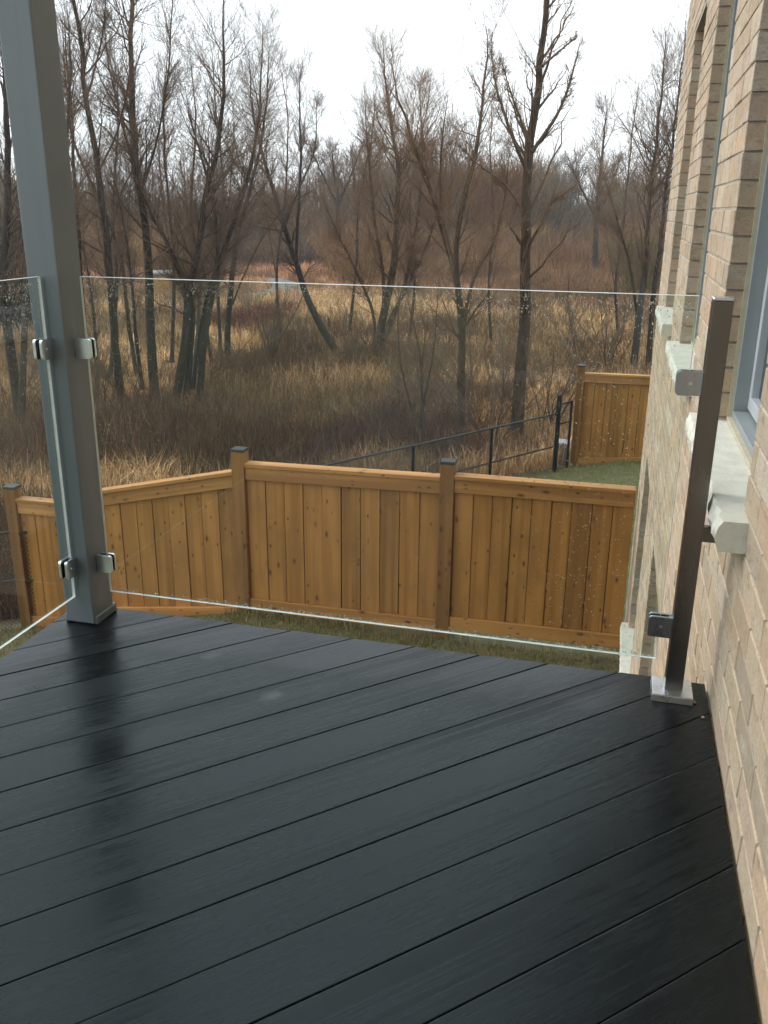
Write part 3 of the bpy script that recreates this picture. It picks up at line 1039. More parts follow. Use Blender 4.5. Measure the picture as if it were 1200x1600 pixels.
# ------------------------------------------------------------------ chain link fence
def chain_fence():
    A, B = np.array([-0.93, 16.6]), np.array([-6.43, 8.22])
    root = empty("chain_link_fence", (A[0], A[1], -3.42))
    tag(root, "black chain link fence running along the marsh edge behind the wooden fence", "fence")
    off = Vector((-A[0], -A[1], 3.42))
    ZR = -2.30
    d = (B - A) / np.linalg.norm(B - A)
    L = np.linalg.norm(B - A)
    segs = [(A, B)]
    E2 = np.array([-0.70, 17.05]); E3 = np.array([-11.6, 4.3])
    B0 = np.array([-6.56, 8.25])
    stations = [0.0, 1.86, 3.75, 5.65, 7.6]
    for i, s in enumerate(stations):
        p = A + d * s
        zb = float(ground_z(*p)) - 0.1
        bm = bmesh.new()
        r = 0.045 if i == 0 else 0.028
        zt = -1.98 if i == 0 else ZR
        add_bar(bm, (p[0], p[1], zb), (p[0], p[1], zt), r, 10)
        if i == 0: bmesh.ops.create_uvsphere(bm, u_segments=10, v_segments=6, radius=r * 1.1, matrix=Matrix.Translation((p[0], p[1], zt)))
        bm_obj("post", bm, M_BLACK, root, off)
    p = np.array([-0.72, 16.98])
    bm = bmesh.new(); add_bar(bm, (p[0], p[1], -3.5), (p[0], p[1], -2.12), 0.025, 8)
    bm_obj("post", bm, M_BLACK, root, off)
    for s in (2.2, 4.4, 6.4):
        q = B0 + (E3 - B0) / np.linalg.norm(E3 - B0) * s
        bm = bmesh.new(); add_bar(bm, (q[0], q[1], float(ground_z(*q)) - 0.1), (q[0], q[1], ZR), 0.028, 8)
        bm_obj("post", bm, M_BLACK, root, off)
    def rail(p, q, z0, z1, r=0.018):
        bm = bmesh.new(); add_bar(bm, (p[0], p[1], z0), (q[0], q[1], z1), r, 8)
        bm_obj("rail", bm, M_BLACK, root, off)
    rail(A, B, ZR, ZR)
    rail(A, B, -2.93, -2.90, 0.016)
    rail(A, np.array([-0.72, 16.98]), -2.14, -2.14); rail(A, np.array([-0.72, 16.98]), -2.52, -2.52, 0.016)
    rail(B0, E3, ZR, ZR); rail(B0, E3, -2.90, -2.90, 0.016)
    # woven wire
    V, T = [], []
    def wires(p, q, zt, zb):
        ln = np.linalg.norm(q - p); e = (q - p) / ln
        H = zt - zb
        for sgn in (1, -1):
            k = -H
            while k < ln + H:
                a0, a1 = (k, k + H) if sgn > 0 else (k + H, k)
                pts = []
                t0, t1 = 0.0, 1.0
                if sgn > 0: lo, hi = max(0, -k / H), min(1, (ln - k) / H)
                else: lo, hi = max(0, (k + H - ln) / H), min(1, (k + H) / H)
                if hi > lo:
                    for t in (lo, hi):
                        s = a0 + (a1 - a0) * t
                        pts.append(np.array([*(p + e * s), zb + H * t]))
                    w = 0.0026
                    n0 = len(V)
                    for P in pts:
                        V.extend([P + np.array([0, 0, w]), P + np.array([e[1] * w, -e[0] * w, -w]), P + np.array([-e[1] * w, e[0] * w, -w])])
                    for i in range(3):
                        j = (i + 1) % 3
                        T.append((n0 + i, n0 + j, n0 + 3 + j, n0 + 3 + i))
                k += 0.053
    wires(A, B, ZR, -3.5); wires(A, np.array([-0.72, 16.98]), -2.14, -3.45); wires(B0, E3, ZR, -3.6)
    me = np_mesh("wire_mesh", np.array(V), quads=np.array(T))
    o = link_mesh("wire_mesh", me, M_BLACK, root, off)
    tag(o, kind='stuff')


chain_fence()

ub = empty("utility_box", (-0.86, 17.55, -3.5))
tag(ub, "low grey utility box on the ground behind the far cedar fence post", "utility box")
box("cabinet", (-0.11, 0.13, -0.16, 0.16, -0.1, 0.40), M_BOX, ub, bevel=0.01)
box("lid", (-0.13, 0.15, -0.18, 0.18, 0.402, 0.44), M_FRAME_L, ub, bevel=0.008)


# ------------------------------------------------------------------ trees
def resample(P, n):
    P = np.asarray(P, float)
    if len(P) > 2:                                   # Catmull-Rom
        Q = np.vstack([2 * P[0] - P[1], P, 2 * P[-1] - P[-2]])
        out = []
        for i in range(1, len(Q) - 2):
            t = np.linspace(0, 1, 8, endpoint=False)[:, None]
            a, b, c, d = Q[i - 1], Q[i], Q[i + 1], Q[i + 2]
            out.append(0.5 * (2 * b + (c - a) * t + (2 * a - 5 * b + 4 * c - d) * t ** 2 + (-a + 3 * b - 3 * c + d) * t ** 3))
        P = np.vstack(out + [P[-1:]])
    s = np.concatenate([[0], np.cumsum(np.linalg.norm(np.diff(P, axis=0), axis=1))])
    x = np.linspace(0, s[-1], n)
    return np.stack([np.interp(x, s, P[:, k]) for k in range(3)], 1)


def unit(v):
    return v / np.maximum(np.linalg.norm(v, axis=-1, keepdims=True), 1e-9)


def tubes(P, R, k):
    """P (B,N,3), R (B,N) -> verts, quads, radius per vertex."""
    B, N, _ = P.shape
    T = np.empty_like(P)
    T[:, 1:-1] = P[:, 2:] - P[:, :-2]
    T[:, 0] = P[:, 1] - P[:, 0]
    T[:, -1] = P[:, -1] - P[:, -2]
    T = unit(T)
    ref = np.tile(np.array([0.31, 0.87, 0.38]), (B, 1))
    bad = np.abs((T[:, 0] * unit(ref)).sum(-1)) > 0.9
    ref[bad] = (0.9, -0.2, 0.1)
    U = unit(np.cross(T, ref[:, None]))
    W = np.cross(T, U)
    a = np.linspace(0, 2 * math.pi, k, endpoint=False)
    V = P[:, :, None] + R[:, :, None, None] * (np.cos(a)[None, None, :, None] * U[:, :, None] + np.sin(a)[None, None, :, None] * W[:, :, None])
    b, n, j = np.meshgrid(np.arange(B), np.arange(N - 1), np.arange(k), indexing='ij')
    j2 = (j + 1) % k
    base = b * N * k
    Q = np.stack([base + n * k + j, base + n * k + j2, base + (n + 1) * k + j2, base + (n + 1) * k + j], -1).reshape(-1, 4)
    return V.reshape(-1, 3), Q, np.repeat(R.reshape(-1), k)


def sprout(P, R, cnt, tmin, tmax, length, ang, up, N, r, rr=0.55, rtip=0.3, wob=0.05, rmax=None):
    """Children of branches P: cnt each, length(t) metres, leaving at ang radians, bending up."""
    B, n, _ = P.shape
    t = r.uniform(tmin, tmax, (B, cnt))
    f = t * (n - 1)
    i = np.minimum(f.astype(int), n - 2)
    w = (f - i)[..., None]
    bi = np.arange(B)[:, None]
    p0 = P[bi, i] * (1 - w) + P[bi, i + 1] * w
    rad = R[bi, i] * (1 - w[..., 0]) + R[bi, i + 1] * w[..., 0]
    tan = unit(P[bi, i + 1] - P[bi, i])
    rnd = unit(r.normal(size=tan.shape))
    side = unit(np.cross(tan, rnd))
    a = r.normal(ang, 0.24, (B, cnt))[..., None]
    d = tan * np.cos(a) + side * np.sin(a)
    Ln = (length(t) * r.uniform(0.55, 1.2, (B, cnt)))[..., None, None]
    s = np.linspace(0, 1, N)[None, None, :, None]
    upv = np.array([0, 0, 1.0])
    Pc = p0[:, :, None] + Ln * (d[:, :, None] * s + up * upv * s ** 2)
    wv = r.normal(0, wob, Pc.shape) * Ln * s
    Pc = Pc + wv
    r0 = rad * rr
    if rmax is not None: r0 = np.minimum(r0, rmax)
    Rc = r0[..., None] * (1 - (1 - rtip) * s[..., 0])
    return Pc.reshape(-1, N, 3), Rc.reshape(-1, N)


def make_tree(name, label, cat, stems, mat, seed, group=None, dens=1.0, spread=1.0, up=0.22, ang=0.72, low=0.27, twig=1.0, t3=6):
    """stems: list of (points, r0, r1). Trunks and crown are two parts."""
    r = np.random.default_rng(seed)
    base = stems[0][0][0]
    root = empty(name, tuple(base))
    tag(root, label, cat, group)
    off = -np.asarray(base)
    TV, TQ, TR, n0 = [], [], [], 0
    CV, CQ, CRr, c0 = [], [], [], 0

    def put(store, P, R, k):
        V, Q, q = tubes(P, R, k)
        return V, Q, q
    for (pts, r0, r1) in stems:
        P = resample(pts, 22)
        L = np.linalg.norm(np.diff(P, axis=0), axis=1).sum()
        s = np.linspace(0, 1, 22)
        P = P + (r.normal(0, 0.012, P.shape) * L * 0.25 * s[:, None] * (1 - 0.5 * s[:, None]))
        if r1 <= 0.016: r1 = 0.0045
        R = r1 + (r0 - r1) * (1 - s) ** (0.85 if r0 > 0.1 else 0.7)
        R[0] *= 1.35
        V, Q, q = put(None, P[None], R[None], 8)
        TV.append(V); TQ.append(Q + n0); TR.append(q); n0 += len(V)
        h = L
        n1 = max(4, int(33 * dens * (0.5 + 0.5 * min(1, h / 10))))
        lf = lambda t: h * 0.27 * spread * (1.0 - 0.70 * t) * r.choice([0.5, 0.8, 1.0, 1.35], t.shape)
        P1, R1 = sprout(P[None], R[None], n1, low, 0.985, lf, ang, up, 8, r, rr=0.42, rtip=0.16, wob=0.03, rmax=r0 * 0.22)
        R1 = np.maximum(R1, 0.0038)
        L1 = np.linalg.norm(P1[:, -1] - P1[:, 0], axis=1).mean()
        P2, R2 = sprout(P1, R1, int(8 * dens) + 2, 0.12, 1.0, lambda t: L1 * 0.58 * (1.05 - 0.5 * t), 0.70, up * 0.8, 5, r, rr=0.5, rtip=0.4, wob=0.03, rmax=0.011)
        R2 = np.maximum(R2, 0.0026 * twig)
        P3, R3 = sprout(P2, R2, t3, 0.2, 1.0, lambda t: L1 * 0.27 + 0 * t, 0.55, up * 0.7, 3, r, rr=0.7, rtip=0.6, wob=0.04, rmax=0.004)
        R3 = np.maximum(R3, 0.0019 * twig)
        # fine shoots straight off the leader
        P4, R4 = sprout(P[None], R[None], int(40 * dens), 0.35, 1.0, lambda t: h * 0.10 + 0 * t, 0.6, 0.3, 4, r, rr=0.4, rtip=0.4, wob=0.04, rmax=0.010)
        R4 = np.maximum(R4, 0.0024 * twig)
        for (PP, RR, k) in ((P1, R1, 5), (P2, R2, 3), (P3, R3, 3), (P4, R4, 3)):
            V, Q, q = put(None, PP, RR, k)
            CV.append(V); CQ.append(Q + c0); CRr.append(q); c0 += len(V)
    th = lambda a: np.clip((np.concatenate(a) - 0.004) / 0.045, 0, 1) ** 0.6
    me = np_mesh("trunk", np.concatenate(TV) + off, quads=np.concatenate(TQ), attr={"thick": th(TR)})
    me.polygons.foreach_set("use_smooth", [True] * len(me.polygons))
    link_mesh("trunk", me, mat, root)
    me = np_mesh("crown", np.concatenate(CV) + off, quads=np.concatenate(CQ), attr={"thick": th(CRr)})
    link_mesh("crown", me, mat, root)
    return root


def stem_from(photo_pts, r0, r1, D=None, wob=0.25, seed=0):
    """Stem through sight lines of the photo at the level range of its foot, wandering a little in depth."""
    r = np.random.default_rng(seed + 5)
    u, v = photo_pts[0]
    if D is None:
        d = ray(u, v)
        D = 12.0
        for _ in range(400):
            p = at_range(u, v, D)
            if p[2] <= ground_z(p[0], p[1]): break
            D += 0.15
    out, dd = [], 0.0
    for i, (u, v) in enumerate(photo_pts):
        out.append(at_range(u, v, D + dd))
        dd += r.normal(0, wob)
    out[0][2] -= 0.15
    return (np.array(out), r0, r1), D


def tree_px(name, label, cat, px_stems, mat, seed, **kw):
    stems, D0 = [], kw.pop("D", None)
    for k, (pts, r0, r1) in enumerate(px_stems):
        st, D = stem_from(pts, r0, r1, D0, seed=seed * 10 + k)
        if D0 is None: D0 = D
        if k: st = (st[0], st[1] * (0.7 if r0 < 0.08 else 0.9), st[2])
        st = (st[0], st[1] * 0.86, st[2])
        stems.append(st)
    return make_tree(name, label, cat, stems, mat, seed, **kw)


TG = "bare trees beyond the fences"
tree_px("bare_tree", "bare forked tree seen through the left glass panel, left of the grey column", "tree",
        [([(34, 690), (24, 600), (12, 520), (5, 430), (10, 330), (12, 200), (2, 60), (-10, -60)], 0.17, 0.02),
         ([(32, 660), (36, 580), (40, 500), (55, 420), (80, 330), (100, 250), (110, 120), (105, 0)], 0.12, 0.015)], M_BARK, 11, group=TG)
tree_px("bare_tree", "slightly curved bare tree just right of the grey column, bending left at the top", "tree",
        [([(192, 640), (180, 540), (172, 430), (163, 340), (152, 260), (140, 190), (130, 130), (128, 80), (112, 0), (95, -90)], 0.15, 0.03),
         ([(168, 390), (190, 300), (230, 235), (262, 190)], 0.05, 0.01), ([(152, 262), (185, 200), (205, 100), (206, 30)], 0.05, 0.01),
         ([(133, 150), (150, 100), (162, 40), (168, -40)], 0.05, 0.01), ([(160, 315), (135, 300), (118, 330), (90, 400)], 0.05, 0.012)], M_BARK_G, 12, group=TG, dens=0.8)
tree_px("bare_tree", "straight dark bare tree second to the right of the grey column", "tree",
        [([(243, 635), (236, 540), (232, 430), (225, 340), (213, 270), (207, 160), (203, 60), (207, -10), (205, -110)], 0.18, 0.03),
         ([(217, 300), (245, 220), (262, 120), (268, 20), (272, -60)], 0.06, 0.012), ([(212, 270), (190, 190), (170, 100), (160, 0)], 0.05, 0.01),
         ([(222, 600), (212, 520), (205, 430), (190, 330), (170, 250)], 0.08, 0.012)], M_BARK, 13, group=TG, dens=1.1)
tree_px("bare_tree", "stout clump of bare trunks fanning out of one foot, left of the leaning trunk", "tree",
        [([(272, 635), (288, 540), (297, 450), (310, 390), (322, 300), (338, 240), (348, 160), (350, 50), (352, -40)], 0.17, 0.015),
         ([(288, 636), (296, 560), (300, 480), (282, 430), (258, 375), (232, 325), (212, 280), (195, 200)], 0.15, 0.012),
         ([(310, 632), (318, 540), (330, 470), (342, 420), (362, 355), (380, 300), (400, 220), (408, 120), (412, 40)], 0.15, 0.012),
         ([(300, 600), (320, 480), (340, 400), (330, 300), (300, 200), (288, 130)], 0.10, 0.01)], M_BARK, 14, group=TG, dens=1.15, spread=0.9)
tree_px("bare_tree", "slim bare tree with a long low bough, behind the stout clump of trunks", "tree",
        [([(358, 588), (355, 520), (362, 440), (372, 360), (392, 290), (408, 220), (418, 140), (420, 70)], 0.15, 0.012),
         ([(362, 470), (395, 400), (440, 330), (500, 290)], 0.06, 0.01), ([(335, 585), (322, 500), (335, 420), (380, 330), (430, 270)], 0.10, 0.01)], M_BARK, 15, group=TG)
tree_px("bare_tree", "dark tree leaning steeply to the left in the middle of the marsh", "tree",
        [([(543, 570), (512, 528), (482, 470), (458, 395), (440, 345), (426, 295), (405, 225), (393, 160), (388, 90)], 0.19, 0.015),
         ([(462, 405), (466, 330), (470, 255), (468, 165), (470, 100)], 0.09, 0.01), ([(442, 345), (470, 290), (492, 230), (494, 150)], 0.07, 0.01),
         ([(440, 340), (400, 300), (370, 240), (362, 150)], 0.06, 0.01)], M_BARK, 16, group=TG, dens=1.0)
tree_px("bare_tree", "wide bare willow with several trunks spreading from a shaggy foot, centre of the marsh", "tree",
        [([(582, 568), (598, 500), (614, 420), (620, 340), (622, 260), (612, 200), (602, 120), (598, 60)], 0.22, 0.015),
         ([(588, 560), (610, 500), (640, 440), (668, 380), (690, 300), (700, 220)], 0.14, 0.01),
         ([(580, 562), (585, 500), (560, 430), (530, 370), (500, 300)], 0.10, 0.01),
         ([(590, 550), (600, 450), (585, 340), (575, 240), (570, 150)], 0.11, 0.01),
         ([(586, 556), (625, 470), (650, 360), (660, 250), (655, 130)], 0.12, 0.01)], M_BARK_T, 17, group=TG, dens=1.25, spread=1.0)
tree_px("bare_tree", "three-forked bare tree directly left of the tall straight tree", "tree",
        [([(722, 708), (720, 600), (722, 520), (714, 440), (700, 390), (680, 320), (656, 252), (636, 195), (620, 145), (612, 90)], 0.13, 0.012),
         ([(722, 500), (712, 400), (725, 310), (742, 250), (752, 170), (762, 80), (760, 40)], 0.09, 0.01),
         ([(724, 490), (742, 430), (770, 380), (788, 310), (796, 240)], 0.07, 0.01), ([(712, 420), (690, 330), (690, 230), (700, 150)], 0.06, 0.01)], M_BARK_T, 18, group=TG, dens=0.95)
tree_px("bare_tree", "tallest straight bare tree with open upswept boughs, right of centre", "tree",
        [([(806, 705), (812, 600), (820, 500), (821, 420), (823, 330), (826, 250), (835, 180), (845, 100), (853, 20), (860, -80)], 0.19, 0.04),
         ([(826, 262), (792, 190), (772, 120), (768, 60)], 0.07, 0.012), ([(832, 225), (870, 180), (890, 130), (908, 60)], 0.07, 0.012),
         ([(829, 212), (800, 150), (785, 100)], 0.05, 0.01), ([(848, 90), (880, 75), (905, 55)], 0.045, 0.01),
         ([(823, 325), (790, 290), (745, 255), (715, 225)], 0.05, 0.01), ([(823, 350), (860, 320), (905, 285)], 0.05, 0.01)], M_BARK_T, 19, group=TG, dens=0.7, spread=0.8, low=0.3)
tree_px("bare_tree", "tall twiggy bare tree close to the house wall, at the right", "tree",
        [([(988, 590), (998, 500), (1008, 420), (1015, 320), (1025, 230), (1035, 130), (1040, 40)], 0.16, 0.015),
         ([(1012, 590), (1020, 470), (1032, 380), (1042, 290), (1055, 190), (1068, 80), (1072, 20)], 0.14, 0.015),
         ([(1000, 520), (985, 420), (960, 330), (940, 260)], 0.08, 0.01)], M_BARK_G, 20, group=TG, dens=1.2)
tree_px("bare_tree", "slim bare tree between the curved tree and the straight dark tree", "tree",
        [([(218, 610), (200, 500), (188, 400), (150, 300), (115, 220), (102, 120), (98, 20)], 0.09, 0.012)], M_BARK_G, 21, group=TG, dens=0.8)
tree_px("bare_tree", "thin bare tree right behind the grey column", "tree",
        [([(128, 640), (132, 520), (126, 430), (120, 330), (112, 220), (108, 120), (100, 20)], 0.10, 0.012),
         ([(150, 640), (150, 540), (140, 440), (128, 380)], 0.09, 0.012)], M_BARK, 22, group=TG, dens=0.9)
for k, (pts, lab) in enumerate([
        ([(930, 420), (932, 340), (938, 270), (945, 200), (948, 175)], "grey bare tree rising over the far treeline, left of the twiggy tree by the house"),
        ([(525, 420), (528, 320), (522, 270), (518, 235)], "first crooked grey tree standing up behind the copper scrub, nearest the leaning tree"),
        ([(560, 420), (556, 330), (552, 270), (548, 228)], "crooked grey tree behind the copper scrub, next to the shaggy willow"),
        ([(700, 420), (702, 330), (705, 260), (700, 230)], "faint grey tree far behind the three-forked tree")]):
    tree_px("bare_tree", lab, "tree", [(pts, 0.30, 0.03), ([pts[1], (pts[1][0] - 28, pts[1][1] - 55), (pts[1][0] - 45, pts[1][1] - 95)], 0.14, 0.02),
                                       ([pts[1], (pts[1][0] + 26, pts[1][1] - 60), (pts[1][0] + 40, pts[1][1] - 100)], 0.14, 0.02)],
            M_BARK_G, 40 + k, group="far bare trees over the treeline", D=72 + 4 * k, dens=0.8, spread=1.5, twig=3.0)


def shrub(name, label, u, v, h, n, seed, mat, group, w=0.5, D=None, t3=3, rad=0.012, dens=0.35):
    r = np.random.default_rng(seed)
    st, D = stem_from([(u, v), (u, v - 5)], 0.02, 0.01, D)
    base = st[0][0]
    stems = []
    for k in range(n):
        a, e = r.uniform(0, 2 * math.pi), r.uniform(0.15, 1.0) * w
        hh = h * r.uniform(0.6, 1.05)
        dirv = np.array([math.cos(a) * e, math.sin(a) * e, 1.0])
        p = [base + np.array([math.cos(a), math.sin(a), 0]) * 0.08 * r.random()]
        for q in (0.33, 0.66, 1.0):
            p.append(base + dirv * hh * q * np.array([q ** 0.3, q ** 0.3, 1]) + r.normal(0, 0.03, 3) * hh)
        stems.append((np.array(p), rad * r.uniform(0.7, 1.4), 0.003))
    return make_tree(name, label, "shrub", stems, mat, seed, group=group, dens=dens, spread=0.9, up=0.3, t3=t3)


SG = "bare shrubs in the marsh"
shrub("bare_shrub", "bare multi-stemmed shrub in the grass below the leaning tree", 425, 582, 3.4, 11, 61, M_BARK, SG, w=0.5, rad=0.03)
shrub("bare_shrub", "upright thin bare sapling clump left of the three-forked tree, behind the chain link", 658, 722, 4.0, 4, 62, M_BARK, SG, w=0.16, rad=0.03, dens=0.6)
shrub("bare_shrub", "arching bare shrub behind the chain link between the two straight trunks", 770, 712, 2.7, 9, 63, M_BARK, SG, w=0.9, rad=0.016, dens=0.45)
shrub("bare_shrub", "low bare shrub at the right foot of the tallest tree", 850, 690, 2.5, 8, 64, M_BARK_G, SG, w=0.9, rad=0.016, dens=0.45)
shrub("bare_shrub", "reddish bare bramble clump hiding the foot of the three-forked tree", 690, 700, 2.3, 12, 65, M_BARK_T, SG, w=0.7, rad=0.012, dens=0.45)
shrub("bare_shrub", "bare shrub under the stout clump of trunks", 330, 610, 2.4, 8, 66, M_BARK, SG, w=0.8, rad=0.014)
shrub("bare_shrub", "dark tangled shrub at the foot of the trees right of the column", 165, 645, 2.2, 10, 67, M_BARK, SG, w=0.8, rad=0.014)
shrub("bare_shrub", "bare shrub against the twiggy tree by the house", 950, 590, 3.2, 9, 68, M_BARK_G, SG, w=0.8, rad=0.02)
shrub("bare_shrub", "shaggy shrub around the foot of the wide willow", 590, 575, 2.6, 12, 69, M_BARK, SG, w=0.9, rad=0.016)
shrub("bare_shrub", "bare shrub seen through the left glass panel beside the forked tree", 62, 680, 2.2, 8, 70, M_BARK, SG, w=0.8, rad=0.014)
for k, (u, v, h, lab) in enumerate([
        (745, 520, 3.6, "loose bare shrub in straw grass between the three-forked tree and the tallest tree"),
        (620, 640, 2.0, "low bare shrub in dark weeds left of the sapling clump"),
        (880, 560, 3.0, "loose bare shrub above the chain link fence's tall end post"),
        (480, 560, 2.2, "small bare shrub just left of the leaning tree's foot"),
        (390, 520, 3.2, "bare shrub behind the big multi-stemmed shrub, near the pale path"),
        (700, 560, 2.4, "small bare shrub behind the trunk of the three-forked tree"),
        (905, 500, 3.4, "farther bare shrub in straw grass above the neighbour's fence post"),
        (300, 540, 3.0, "bare shrub standing behind the stout clump of trunks"),
        (230, 560, 2.6, "bare shrub between the straight dark tree and the stout clump"),
        (830, 480, 3.4, "bare shrub far behind the tallest tree's trunk"),
        (780, 560, 2.6, "bare shrub just left of the tallest tree's trunk")]):
    shrub("bare_shrub", lab, u, v, h, 7, 80 + k, M_BARK_G if k % 2 else M_BARK_T, SG, w=0.6, rad=0.014, dens=0.3)


for k, (px, D, lab) in enumerate([
        ([(268, 560), (272, 420), (262, 300), (255, 180), (262, 60)], 33, "slender bare tree behind the stout clump of trunks, leaning slightly left"),
        ([(345, 560), (340, 420), (350, 300), (338, 180), (330, 70)], 35, "slender bare tree rising just behind the slim tree with the long bough"),
        ([(440, 540), (432, 430), (445, 310), (450, 200), (440, 110)], 40, "slender bare tree behind the upper trunk of the leaning tree"),
        ([(545, 520), (556, 420), (560, 320), (580, 220), (588, 130)], 42, "slender bare tree left of the shaggy willow's trunks"),
        ([(640, 530), (648, 430), (640, 330), (655, 230), (672, 140)], 40, "slender bare tree between the shaggy willow and the three-forked tree"),
        ([(768, 540), (764, 440), (772, 340), (766, 240), (770, 150)], 40, "slender bare tree between the three-forked tree and the tallest tree"),
        ([(970, 560), (962, 450), (975, 340), (985, 230), (1000, 120)], 40, "slender bare tree left of the twiggy tree by the house"),
        ([(170, 600), (182, 450), (176, 320), (185, 200), (178, 80)], 31, "slender bare tree behind the curved tree right of the column"),
        ([(300, 600), (312, 460), (298, 330), (306, 200), (296, 90)], 30, "slender bare tree in the middle of the stout clump"),
        ([(66, 640), (74, 500), (88, 380), (84, 250), (96, 100)], 27, "slender bare tree half hidden behind the grey column's left edge")]):
    tree_px("bare_tree", lab, "tree", [(px, 0.085, 0.01), ([px[1], (px[1][0] + 18 * (1 if k % 2 else -1), px[1][1] - 110), (px[1][0] + 26 * (1 if k % 2 else -1), px[1][1] - 230)], 0.05, 0.01)],
            (M_BARK_G, M_BARK, M_BARK_T)[k % 3], 140 + k, group="slender bare trees", D=D, dens=0.85, twig=1.2, t3=5)


for k, (u, v, h, n, lab) in enumerate([
        (640, 600, 2.6, 9, "tangled bare shrub right of the shaggy willow's foot"), (735, 640, 2.4, 10, "tangled bare shrub at the right foot of the three-forked tree"),
        (690, 610, 2.0, 9, "tangled bare shrub behind the bramble clump at the three-forked tree"), (785, 655, 2.3, 10, "tangled bare shrub left of the foot of the tallest tree"),
        (865, 640, 2.4, 10, "tangled bare shrub behind the chain link, right of the tallest tree"), (905, 565, 2.8, 9, "tangled bare shrub above the far cedar fence post"),
        (560, 590, 2.0, 10, "tangled bare shrub right beside the leaning tree's foot"), (500, 600, 1.6, 8, "low tangled shrub in pale grass below the leaning tree"),
        (375, 600, 2.0, 9, "tangled bare shrub right of the stout clump's foot"), (215, 640, 1.9, 9, "tangled bare shrub at the foot of the straight dark tree"),
        (140, 660, 2.2, 10, "tangled bare shrub hugging the right edge of the grey column"), (20, 660, 2.4, 10, "tangled bare shrub at the foot of the forked tree, in the left glass panel"),
        (965, 545, 2.6, 9, "tangled bare shrub left of the twiggy tree's foot")]):
    shrub("bare_shrub", lab, u, v, h, n, 300 + k, (M_BARK, M_BARK_G, M_BARK)[k % 3], SG, w=1.0, rad=0.012, dens=0.5, t3=4)


# twiggy masses: thin blades fanned from many points
def twig_fans(centres, heights, widths, n, colours, seed, wblade):
    r = np.random.default_rng(seed)
    V, T, C = [], [], []
    for (c, h, w, col) in zip(centres, heights, widths, colours):
        m = n
        a = r.uniform(0, 2 * math.pi, m)
        rr = np.sqrt(r.random(m)) * w * 0.55
        t0 = r.random(m) ** 0.8 * 0.72
        b = np.stack([c[0] + np.cos(a) * rr * (0.25 + t0), c[1] + np.sin(a) * rr * (0.25 + t0), c[2] + t0 * h], 1)
        ln = h * r.uniform(0.16, 0.42, m)
        out = np.stack([np.cos(a), np.sin(a), np.zeros(m)], 1) * r.uniform(0.0, 0.75, m)[:, None]
        d = unit(out + r.normal(0, 0.22, (m, 3)) + np.array([0, 0, 1.0]))
        tip = b + d * ln[:, None]
        sd = unit(np.cross(d, r.normal(size=(m, 3)))) * (wblade * r.uniform(0.6, 1.4, m))[:, None]
        n0 = len(V) * 0
        V.append(np.stack([b - sd, b + sd, tip], 1).reshape(-1, 3))
        cc = np.asarray(col)[None] * (r.uniform(0.35, 1.0, (m, 1)) + 0.55 * r.random((m, 1)) ** 2)
        C.append(np.repeat(cc, 3, 0))
    V = np.concatenate(V)
    T = np.arange(len(V)).reshape(-1, 3)
    return V, T, np.concatenate(C)


def polar(az, D):
    x, y = -math.sin(az) * D, math.cos(az) * D
    return np.array([x, y, float(ground_z(x, y)) - 0.1])


# far wood, one mass
r_ = np.random.default_rng(91)
cs, hs, ws, cl = [], [], [], []
for k in range(300):
    az = r_.uniform(math.radians(-20), math.radians(52))
    D = r_.uniform(108, 155)
    hmax = 8.0 + 7.0 * (float(vnoise(az * 40, 3.0, 1.0)) - 0.35) + 1.5 * math.sin(az * 9) + r_.normal(0, 1.3)
    cs.append(polar(az, D)); hs.append(max(5, hmax)); ws.append(r_.uniform(4, 8))
    cl.append([(0.24, 0.178, 0.110), (0.29, 0.190, 0.105), (0.24, 0.205, 0.150), (0.19, 0.145, 0.092)][k % 4])
for k in range(240):                                            # understorey in front of the wood
    az = r_.uniform(math.radians(-20), math.radians(52))
    cs.append(polar(az, r_.uniform(101, 112))); hs.append(r_.uniform(2.0, 4.5)); ws.append(r_.uniform(4, 7))
    cl.append([(0.20, 0.135, 0.078), (0.26, 0.165, 0.088)][k % 2])
V, T, C = twig_fans(cs, hs, ws, 560, cl, 92, 0.04)
nt_ = 110
az_ = r_.uniform(math.radians(-18), math.radians(50), nt_)
D_ = r_.uniform(96, 140, nt_)
B_ = np.array([polar(a, d) for a, d in zip(az_, D_)])
H_ = r_.uniform(8, 15, nt_)
q_ = np.linspace(0, 1, 8)
P0 = B_[:, None] + np.stack([np.zeros((nt_, 8)), np.zeros((nt_, 8)), H_[:, None] * q_[None]], -1) + r_.normal(0, 0.25, (nt_, 8, 3)) * q_[None, :, None]
R0 = 0.16 * (1 - 0.85 * q_)[None].repeat(nt_, 0)
P1, R1 = sprout(P0, R0, 16, 0.25, 1.0, lambda t: 4.2 * (1.1 - 0.7 * t), 0.75, 0.2, 6, r_, rtip=0.35, wob=0.05, rmax=0.06)
P2, R2 = sprout(P1, np.maximum(R1, 0.02), 9, 0.2, 1.0, lambda t: 1.5 + 0 * t, 0.7, 0.2, 4, r_, rtip=0.5, wob=0.05, rmax=0.022)
VV, QQ, n0_ = [], [], len(V)
for PP, RR in ((P0, R0), (P1, np.maximum(R1, 0.02)), (P2, np.maximum(R2, 0.013))):
    v_, quad_, _ = tubes(PP, RR, 3)
    VV.append(v_); QQ.append(quad_ + n0_); n0_ += len(v_)
VV = np.concatenate(VV)
CC = np.array([0.085, 0.066, 0.052]) * r_.uniform(0.8, 1.2, (len(VV), 1))
o = link_mesh("far_wood", np_mesh("far_wood", np.concatenate([V, VV]), quads=np.concatenate(QQ), tris=T, attr={"tint": np.concatenate([C, CC])}), M_LEAF)
tag(o, "bare brown wood closing the far side of the marsh", "wood", kind='stuff')

